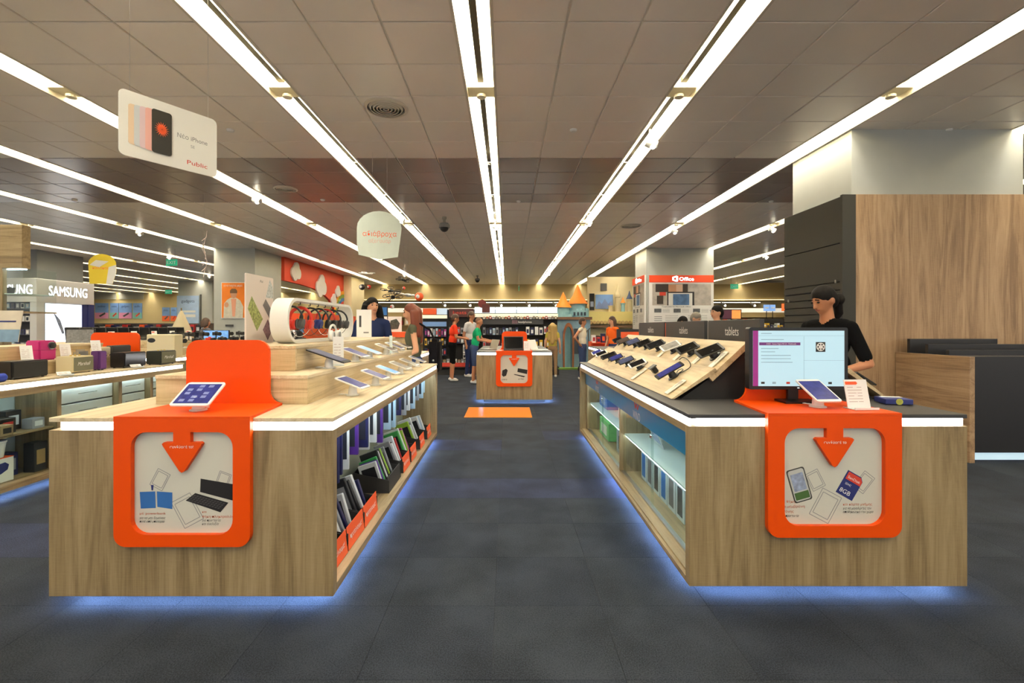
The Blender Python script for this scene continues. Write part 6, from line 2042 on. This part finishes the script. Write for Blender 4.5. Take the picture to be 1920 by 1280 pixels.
# goods on the middle counter
T = thing('laptop', 'black laptop on the middle counter in front of the orange upright', 'laptop', (PX(963, 8.75), 8.78, ZT + .013))
MB().box(-.19, .19, -.13, .13, 0, .018).build('base', BLACK, T, bevel=.004, world=False)
lid = MB().box(-.19, .19, 0, .012, 0, .25, 0, Matrix.Translation((0, .13, .016)) @ Matrix.Rotation(radians(-14), 4, 'X')).build('lid', BLACK, T, bevel=.003, world=False)
MB().box(-.175, .175, -.001, -.0002, .015, .235, 0, Matrix.Translation((0, .13, .016)) @ Matrix.Rotation(radians(-14), 4, 'X')).build('screen', SCR['mirror'], lid, world=False)
sign_stand((PX(988, 8.7), 8.7, ZT + .013), .12, .18, 'white price sheet beside the laptop on the middle counter', rz=0, orange=False)
for k, (px, yy, lab) in enumerate(((915, 9.3, 'silver laptop at the left end of the middle counter'), (1012, 9.1, 'small white gadget stand at the right end of the middle counter'))):
    T = thing('laptop', lab, 'laptop', (PX(px, yy), yy, ZT + .001), rz=radians(-60 + 120 * k))
    MB().box(-.16, .16, -.11, .11, 0, .016).build('base', SILVER if k == 0 else WHITE, T, bevel=.003, world=False)
    MB().box(-.16, .16, 0, .008, 0, .2, 0, Matrix.Translation((0, .11, .012)) @ Matrix.Rotation(radians(-20), 4, 'X')).build('lid', SILVER if k == 0 else WHITE, T, bevel=.002, world=False)

# ------------------------------------------------------------------ drones hanging over the toy end
DR = None
RING = mat('white_ring', S(230, 228, 222), .4)
for k, (px, py, Yd, sc_, m, lab) in enumerate(((688, 513, 14, .9, 'white', 'pale drone hanging highest below the light row'), (757, 525, 14, .9, 'black', 'dark drone hanging under the second light row'), (733, 545, 13, 1.0, 'black', 'dark drone tilted above the auburn haired woman'), (737, 557, 12.5, 1.05, 'black', 'dark drone hanging lowest over the auburn haired woman'), (765, 553, 13, 1.4, 'white', 'big white drone beside the orange ball'))):
    c = at(px, py, Yd)
    T = thing('toy_drone', lab, 'drone', c, group='drones hanging over the toys', rot=(radians((12, -8, 20, -18, 5)[k]), radians((5, 10, -15, 20, -8)[k]), radians(30 * k)))
    bm_ = BLACK if m == 'black' else RING
    MB().ball((0, 0, 0), (.10 * sc_, .06 * sc_, .035 * sc_), 12, 8).build('hull', bm_, T, smooth='all', world=False)
    for q in range(4):
        a = pi / 4 + q * pi / 2
        ex, ey = .2 * sc_ * cos(a), .2 * sc_ * sin(a)
        MB().tube([(0, 0, 0), (ex, ey, .01)], .012 * sc_, 6).build('arm', bm_, T, world=False)
        MB().tube([(ex + .09 * sc_ * cos(u * pi / 6), ey + .09 * sc_ * sin(u * pi / 6), .02) for u in range(12)], .008 * sc_, 5, closed=True).build('rotor_guard', bm_, T, world=False)
        MB().box(ex - .08 * sc_, ex + .08 * sc_, ey - .008, ey + .008, .018, .022).build('rotor', GREY, T, world=False)
    hang_wires(T, [c + Vector((0, 0, .01))])
for k, (px, py, Yd, r_, m, lab) in enumerate(((679, 538, 13, .085, None, 'black and white toy ball hanging left of the drones'), (692, 538, 13, .06, REDP, 'small red and white toy ball beside the black and white one'), (786, 556, 11.6, .11, ORANGE2, 'orange toy ball at the tip of the white drone'), (735, 575, 12.6, .06, PAPER, 'white badge shaped ball over the auburn haired woman'), (757, 540, 13, .045, REDP, 'tiny red and white ball right of the drones'))):
    c = at(px, py, Yd)
    T = thing('toy_ball', lab, 'toy ball', c)
    MB().ball((0, 0, 0), r_, 16, 10).build('ball', m or BLACK, T, smooth='all', world=False)
    MB().ball((-.01, -r_ * .45, .0), r_ * .62, 12, 8).build('pale_cap', PAPER if m is not PAPER else REDP, T, smooth='all', world=False)
    hang_wires(T, [c + Vector((0, 0, r_ * .9))])

# ------------------------------------------------------------------ play castle
CB = mat('castle_blue', S(156, 200, 208), .7, var=.06, vscale=5)
CO = mat('castle_orange', S(240, 134, 36), .6)
CS = mat('castle_stone', S(120, 150, 170), .8, var=.1, vscale=8)
T = thing('play_castle', 'pale blue play castle with two orange cone roofs', 'play castle', (2.2, 16, 0))
cy = 16.2
MB().lathe([(.28, 0), (.28, 1.58), (.34, 1.63), (.34, 1.84)], (PX(1055, cy), cy, 0), 20).build('tower', CB, T, smooth=30)
MB().lathe([(.32, 0), (.32, 1.66), (.40, 1.72), (.40, 1.98)], (PX(1083, cy + .3), cy + .3, 0), 20).build('tower', CB, T, smooth=30)
for (px, r_, z, zt_, yy) in ((1056, .27, 2.08, 2.62, cy), (1083, .34, 2.22, 2.9, cy + .3)):
    x = PX(px, yy)
    MB().lathe([(r_ * .82, z - .25), (r_ * .82, z)], (x, yy, 0), 18).build('turret', CB, T, smooth=30)
    MB().lathe([(r_ * 1.1, z), (r_ * .5, z + (zt_ - z) * .45), (r_ * .12, z + (zt_ - z) * .92), (.01, zt_)], (x, yy, 0), 18).build('cone_roof', CO, T, smooth=30)
    for k in range(10):
        a = 2 * pi * k / 10
        MB().cbox((0, 0, 0), .08, .06, .12, 0, Matrix.Translation((x + r_ * 1.08 * cos(a), yy + r_ * 1.08 * sin(a), z - .22)) @ Matrix.Rotation(a + pi / 2, 4, 'Z')).build('merlon', CB, T)
for k in range(5):
    x = PX(1070 + 6.5 * k, cy)
    MB().box(x - .03, x + .03, cy - .12, cy + .02, 1.80, 1.92).build('arrow_slit', mat('castle_dark', S(60, 70, 84), .8), T)
wallp = [(PX(1044, 15.7), 0), (PX(1104, 15.7), 0), (PX(1104, 15.7), 1.62), (PX(1044, 15.7), 1.62)]
x0c, x1c = PX(1046, 15.7), PX(1106, 15.7)
door = [(PX(1058, 15.7), .02)] + [(PX(1065, 15.7) - .13 * cos(a * pi / 10), 1.0 + .42 * sin(a * pi / 10)) for a in range(0, 11)] + [(PX(1072, 15.7), .02)]
MB().prism([(x0c, 0), (x1c, 0), (x1c, 1.65), (x0c, 1.65)], 'y', 15.62, 15.75, 0, None, [door]).build('front_wall', CS, T)
MB().box(x0c - .05, x1c + .05, 15.55, 15.8, 1.65, 1.74).build('cornice', mat('castle_brown', S(120, 92, 72), .7), T)
MB().prism([(p[0] * 1.0, p[1]) for p in [(PX(1055, 15.7), .0)] + [(PX(1065, 15.7) - .19 * cos(a * pi / 10), 1.0 + .55 * sin(a * pi / 10)) for a in range(0, 11)] + [(PX(1075, 15.7), .0)]], 'y', 15.55, 15.615, 0, None, [[(q[0], q[1]) for q in door]]).build('door_arch', mat('castle_wood', S(150, 92, 58), .7), T)
MB().box(PX(1076, 15.7), PX(1088, 15.7), 15.56, 15.615, .5, 1.35).build('shelf_niche', mat('castle_dark', S(60, 70, 84), .8), T)
MB().box(x0c - .1, x1c + .1, 15.2, 15.6, 0.001, .05).build('green_base', mat('castle_grass', S(110, 150, 60), .8), T)

# ------------------------------------------------------------------ yellow toy shelving right of the castle
YEL = mat('toy_shelf_yellow', S(236, 218, 140), .6)
T = thing('toy_cabinet', 'cream yellow toy cabinet with a scalloped edge behind the orange shirted girl', 'cabinet', (3.9, 17, 0))
Yk = 17.0
MB().box(PX(1104, Yk), PX(1200, Yk), Yk, Yk + .5, 1.55, 1.97).build('upper_cabinet', YEL, T)
MB().box(PX(1104, Yk), PX(1200, Yk), Yk + .3, Yk + .5, 0, 1.55).build('lower_wall', CREAM, T)
MB().box(PX(1106, Yk), PX(1200, Yk), Yk + .52, Yk + .6, 0, 3.3).build('tall_back', CREAM, T)
for k in range(14):
    x = PX(1108, Yk) + k * .13
    MB().lathe([(.06, 0), (.06, .03)], (0, 0, 0), 12, 0, Matrix.Translation((x, Yk, 1.57)) @ Matrix.Rotation(pi / 2, 4, 'X')).build('scallop', mat('scallop_tan', S(196, 164, 110), .6), T)
MB().box(PX(1104, Yk), PX(1200, Yk), Yk - .04, Yk + .3, 1.38, 1.46).build('brown_band', mat('castle_brown', S(120, 92, 72), .7), T)
T = thing('framed_panel', 'small dark framed panel on the cream wall above the toy cabinet', 'panel', at(1132, 538, 17.495))
MB().box(-.12, .12, 0, .02, -.14, .14).build('frame', DKGREY, T, world=False)
T = thing('toy_poster', 'pale blue poster with mountain shapes on the toy cabinet', 'poster', at(1133, 565, 17.47))
MB().box(-.33, .33, 0, .03, -.28, .26).build('sheet', POST[0], T, world=False)
MB().prism([(-.33, -.28), (-.2, .02), (-.1, -.1), (.02, .1), (.14, -.08), (.28, .0), (.33, -.28)], 'y', -.004, -.001).build('printed_hills', mat('hill_print', S(110, 130, 180), .6), T, world=False)
for k, (px, r_, z1, m, lab) in enumerate(((1158, .11, 3.0, CREAM, 'tall cream toy tower with a thin spire on the toy cabinet'), (1145, .10, 2.35, mat('grey_blue_roof', S(110, 120, 160), .6), 'small toy tower with a grey blue cone on the toy cabinet'), (1168, .09, 2.5, CO, 'small toy tower with an orange cone on the toy cabinet'), (1180, .12, 2.75, mat('slate_blue_roof', S(60, 76, 112), .6), 'toy tower with a dark blue cone at the right of the toy cabinet'))):
    yy = 17.12 + .1 * (k % 2)
    T = thing('toy_tower', lab, 'toy tower', (PX(px, yy), yy, 1.971), group='toy towers on the cabinet')
    hh = z1 - 1.97
    MB().lathe([(r_ * .8, 0), (r_ * .8, hh * .5), (r_, hh * .52), (r_, hh * .6)], (0, 0, 0), 14).build('shaft', CREAM if k != 2 else CB, T, smooth=30, world=False)
    MB().lathe([(r_ * 1.05, hh * .6), (r_ * .4, hh * .8), (.008, hh)], (0, 0, 0), 14).build('cone', m, T, smooth=30, world=False)
T = thing('dark_poster', 'narrow dark poster between the castle and the toy cabinet', 'poster', at(1110, 565, 17.485))
MB().box(-.09, .09, 0, .03, -.33, .30).build('sheet', BLACK_M, T, world=False)
MB().box(-.06, .06, -.003, -.0005, -.2, .0).build('printed_picture', SKYP, T, world=False)
for k, (px, lab) in enumerate(((1108, 'black stroller seat left of the orange shirted girl'), (1152, 'black stroller handle beside the orange shirted girl'))):
    yy = 14.5 + .75 * k
    T = thing('stroller', lab, 'stroller', (PX(px, yy), yy, 0), rz=radians(30))
    MB().tube([(-.25, -.2, .5), (-.1, .0, .95), (.1, .25, 1.3), (.2, .3, 1.35)], .018, 6).tube([(-.25, .2, .5), (-.1, .2, .95), (.1, .3, 1.3)], .018, 6).tube([(.2, 0, .1), (-.1, .0, .9)], .018, 6).build('frame', BLACK, T, world=False)
    MB().box(-.16, .2, -.15, .2, .55, 1.15, 0, Matrix.Rotation(radians(18), 4, 'Y')).build('seat', BLACK_M, T, bevel=.05, world=False, segs=2)
    for xx, y2 in ((-.25, -.2), (-.25, .2), (.22, -.2), (.22, .2)):
        MB().tube([(xx, y2 - .02, .1), (xx, y2 + .02, .1)], .1, 14).build('wheel', BLACK, T, smooth=40, world=False)
T = shelf_rack(PX(1108, 13.3), PX(1200, 13.3), 13.3, 13.7, .98, (.3, .6, .95), 'low orange toy shelving beyond the right island', ORANGE2)
goods(PX(1110, 13.3), PX(1190, 13.3), 13.35, .951, 9, (.22, .16, .26), [PAPER, CN['red'], CN['navy'], ORANGE2, CREAMB], 'toy_box', 'toy box on the low orange shelving, %s from the left', 'box', 'toy boxes on the orange shelving', .2)
I2 = far_island(PX(1160, 8.0), PX(1160, 8.0) + 1.0, 8.0, 11.0, 'oak island with a dark orange panelled end behind the phone island', CHAR)
MB().box(PX(1156, 7.98), PX(1250, 7.98), 7.94, 7.985, 1.0, PZ(617, 7.98)).build('dark_screen', BLACK, I2)
MB().box(PX(1164, 7.93), PX(1250, 7.93), 7.925, 7.939, 1.0, PZ(622, 7.93)).build('orange_panel', ORANGE2, I2)
MB().box(PX(1156, 7.98), PX(1250, 7.98), 8.0, 8.05, ZT, 1.0).build('screen_foot', BLACK, I2)

# ------------------------------------------------------------------ software boards on the column
def office_board(T, org, right, w, z0, z1, word_w, full=True):
    n = Vector(right).cross(Z)
    def P_(u, z): return Vector((org[0], org[1], 0)) + Vector(right) * u + Vector((0, 0, z))
    b0 = panel('board', T, PAPER, P_(w / 2, (z0 + z1) / 2), right, Z, w, z1 - z0, .05)
    hd = panel('red_header', T, mat('office_red', S(226, 70, 26), .5, emit=S(226, 70, 26), es=.25), P_(w / 2, z1 - .11) + n * .012, right, Z, w, .22, .012)
    lettering('Office', SIGNW, hd, P_(w / 2 + word_w * .22, z1 - .115) + n * .012, right, Z, h=.105, w=word_w * .62)
    M = frame_m(P_(w / 2 - word_w * .26, z1 - .11) + n * .0135, right, Z)
    MB().prism([(-.09, -.05), (.03, -.09), (.075, -.07), (.075, .07), (.03, .09), (-.09, .05)], 'z', 0, .002, 0, M, [[(-.045, -.032), (.028, -.045), (.028, .045), (-.045, .032)]] if False else ()).build('brand_mark', SIGNW, hd)
    MB().prism([(-.045, -.032), (.026, -.046), (.026, .046), (-.045, .032)], 'z', .0021, .003, 0, M).build('brand_mark_window', MATS['office_red'], hd)
    zt_ = z1 - .27
    def pic(name, u0, u1, za, zb, m, o=.001):
        return panel(name, b0, m, P_((u0 + u1) / 2 * w, (za + zb) / 2) + n * o, right, Z, (u1 - u0) * w, abs(za - zb), .0008)
    ph_ = mat('office_photo', S(180, 172, 164), .6, var=.25, vscale=5)
    pic('photo', .05, .96, zt_, zt_ - .66, ph_)
    pic('photo_hair', .1, .30, zt_, zt_ - .25, mat('dark_hair_print', S(52, 42, 38), .6), .002)
    pic('photo_face', .30, .42, zt_ - .02, zt_ - .25, MATS['face_print'], .003)
    pic('photo_face', .42, .54, zt_ - .02, zt_ - .25, mat('face_print_pale', S(222, 186, 160), .6), .003)
    pic('photo_hair', .52, .60, zt_, zt_ - .25, MATS['dark_hair_print'], .004)
    pic('photo_sleeve', .16, .26, zt_ - .25, zt_ - .36, REDP, .003)
    pic('photo_child', .12, .22, zt_ - .36, zt_ - .62, MATS['dark_hair_print'], .003)
    pic('photo_laptop', .28, .70, zt_ - .24, zt_ - .66, mat('laptop_print', S(40, 36, 40), .5), .005)
    pic('photo_laptop_screen', .30, .67, zt_ - .28, zt_ - .66, PAPER, .006)
    pic('photo_slide', .37, .62, zt_ - .31, zt_ - .65, mat('blue_slide', S(76, 112, 160), .5, var=.4, vscale=6), .007)
    if full:
        for k in range(3):
            u = .08 + .3 * k
            pic('thumbnail', u, u + .11, zt_ - .76, zt_ - .88, mat('thumb_print', S(90, 92, 96), .6, var=.4, vscale=30), .002)
            for q in range(3):
                pic('text_line', u + .13, u + .24, zt_ - .78 - .04 * q, zt_ - .79 - .04 * q, LINE, .002)
        for q in range(5):
            pic('icon_row', .08, .2, zt_ - 1.0 - .06 * q, zt_ - 1.02 - .06 * q, LINE, .002)
            pic('text_line', .25, .45, zt_ - .97 - .05 * q, zt_ - .98 - .05 * q, LINE, .002)
            pic('text_line', .6, .9, zt_ - .97 - .05 * q, zt_ - .98 - .05 * q, LINE, .002)
        lettering('Τώρα και το Microsoft Office', INK, b0, P_(w * .42, zt_ - .7) + n * .001, right, Z, h=.035, w=w * .45)


T = thing('advertising_board', 'white software board with a red header and family photo on the second column', 'advertising board', (5.4, 14.3, 0))
office_board(T, (PX(1217, 14.31), 14.31), X, PX(1338, 14.31) - PX(1217, 14.31), .9, 3.0, .72)
T = thing('advertising_board', 'narrow red headed software board on the left face of the second column', 'advertising board', (4.28, 15, 0))
office_board(T, (4.28, 15.75), -Y_, 1.35, .8, 3.02, .72)

# ------------------------------------------------------------------ far right background
T = shelf_rack(PX(1425, 19), PX(1500, 19), 19, 19.4, 1.75, (.5, .9, 1.3), 'dark shelving seen left of the slat wall', BLACK_M)
goods(PX(1432, 19), PX(1496, 19), 19.05, 1.301, 10, (.2, .26, .18), [PAPER, mat('toy_yellow', S(226, 180, 50), .5), CN['navy'], CN['grey']], 'boxed_gadget', 'boxed gadget on the dark shelving by the slat wall, %s from the left', 'box', 'boxed gadgets by the slat wall', .2)
for k, (xa, xb_, ya, yb, m, lab) in enumerate(((1432, 1443, 571, 583, POST[0], 'blue sign above the dark shelving, left one'), (1444, 1454, 571, 583, POST[0], 'blue sign above the dark shelving, right one'), (1466, 1487, 569, 583, POST[3], 'orange sign above the dark shelving by the slat wall'))):
    c = at((xa + xb_) / 2, (ya + yb) / 2, 19)
    T = thing('shelf_sign', lab, 'sign', (c.x, 19, c.z))
    w, h = PX(xb_, 19) - PX(xa, 19), PZ(ya, 19) - PZ(yb, 19)
    MB().box(-w / 2, w / 2, 0, .03, -h / 2, h / 2).build('sheet', mat('lit_' + m.name, tuple(m.node_tree.nodes['Principled BSDF'].inputs['Base Color'].default_value), .5, emit=tuple(m.node_tree.nodes['Principled BSDF'].inputs['Base Color'].default_value), es=.7), T, world=False)
    MB().box(-w * .3, w * .3, -.003, -.0005, -h * .1, h * .1).build('printed_line', PAPER, T, world=False)
    MB().tube([(0, .015, -h / 2), (0, .015, 1.75 - c.z)], .015, 6).build('post', BLACK, T, world=False)
c = at(1372, 590, 17)
T = thing('television', 'dark television glowing orange behind the profile of the young man', 'television', (c.x, 17, c.z))
MB().box(-.36, .36, 0, .06, -.16, .2).build('case', BLACK, T, world=False)
MB().box(-.33, .0, -.003, -.0005, -.14, .17).build('screen_dark', mat('tv_plum', S(70, 30, 46), .3, emit=S(70, 30, 46), es=.6), T, world=False)
MB().box(.0, .33, -.003, -.0005, -.14, .17).build('screen_glow', mat('tv_orange', S(236, 140, 70), .3, emit=S(236, 140, 70), es=.8, var=.3, vscale=5), T, world=False)
MB().tube([(0, .03, -.16), (0, .03, -c.z)], .03, 8).build('pole', BLACK, T, world=False)
LS = mat('lit_back_shelf', S(236, 232, 214), .5, emit=(1, .96, .86, 1), es=.55)
for k, (xa, xb_, lab) in enumerate(((665, 1100, 'long lit back shelving under the bulkhead'), (1340, 1495, 'lit back shelving seen right of the second column'))):
    T = thing('back_shelving', lab, 'shelving', (PX((xa + xb_) / 2, 25), 25, 0))
    MB().box(PX(xa, 25), PX(xb_, 25), 25.2, 25.4, 0, 2.2).build('back_panel', BULK, T)
    MB().box(PX(xa, 25), PX(xb_, 25), 25.1, 25.2, 2.2, 2.42).build('lit_header', LS, T)
    for z in (.5, 1.0, 1.5, 1.95):
        MB().box(PX(xa, 25), PX(xb_, 25), 24.8, 25.2, z - .03, z).build('shelf', BULK, T)
    goods(PX(xa, 25) + .1, PX(xb_, 25) - .1, 24.85, 1.501, 24, (.3, .24, .34), [PAPER, CN['navy'], ORANGE2, CN['grey'], CN['red'], CREAMB], 'boxed_item', 'boxed item on the %s, %%s from the left' % ('long lit back shelving', 'right lit back shelving')[k], 'box', 'boxed items on the lit back shelving', .25)
SPG = mat('track_lamp_glow', S(255, 250, 235), .5, emit=(1, .93, .75, 1), es=9)
for k, px in enumerate((833, 880, 938, 990, 1040, 1355, 1410)):
    T = thing('track_spotlight', 'track spotlight under the soffit at the back, %s from the left' % ORD[k], 'spotlight', (PX(px, 24), 24.0, 2.95), group='track spotlights at the back')
    T.location = (PX(px, 27.5), 27.4, 2.98)
    MB().tube([(0, 0, 0), (0, 0, -.16)], .02, 6).build('stem', WHITE_M, T, world=False)
    MB().tube([(-.12, .1, -.14), (.06, -.05, -.3)], [.06, .085], 10).build('head', WHITE_M, T, smooth=40, world=False)
    MB().ball((.07, -.07, -.31), .06, 10, 6).build('lamp', SPG, T, smooth='all', world=False)
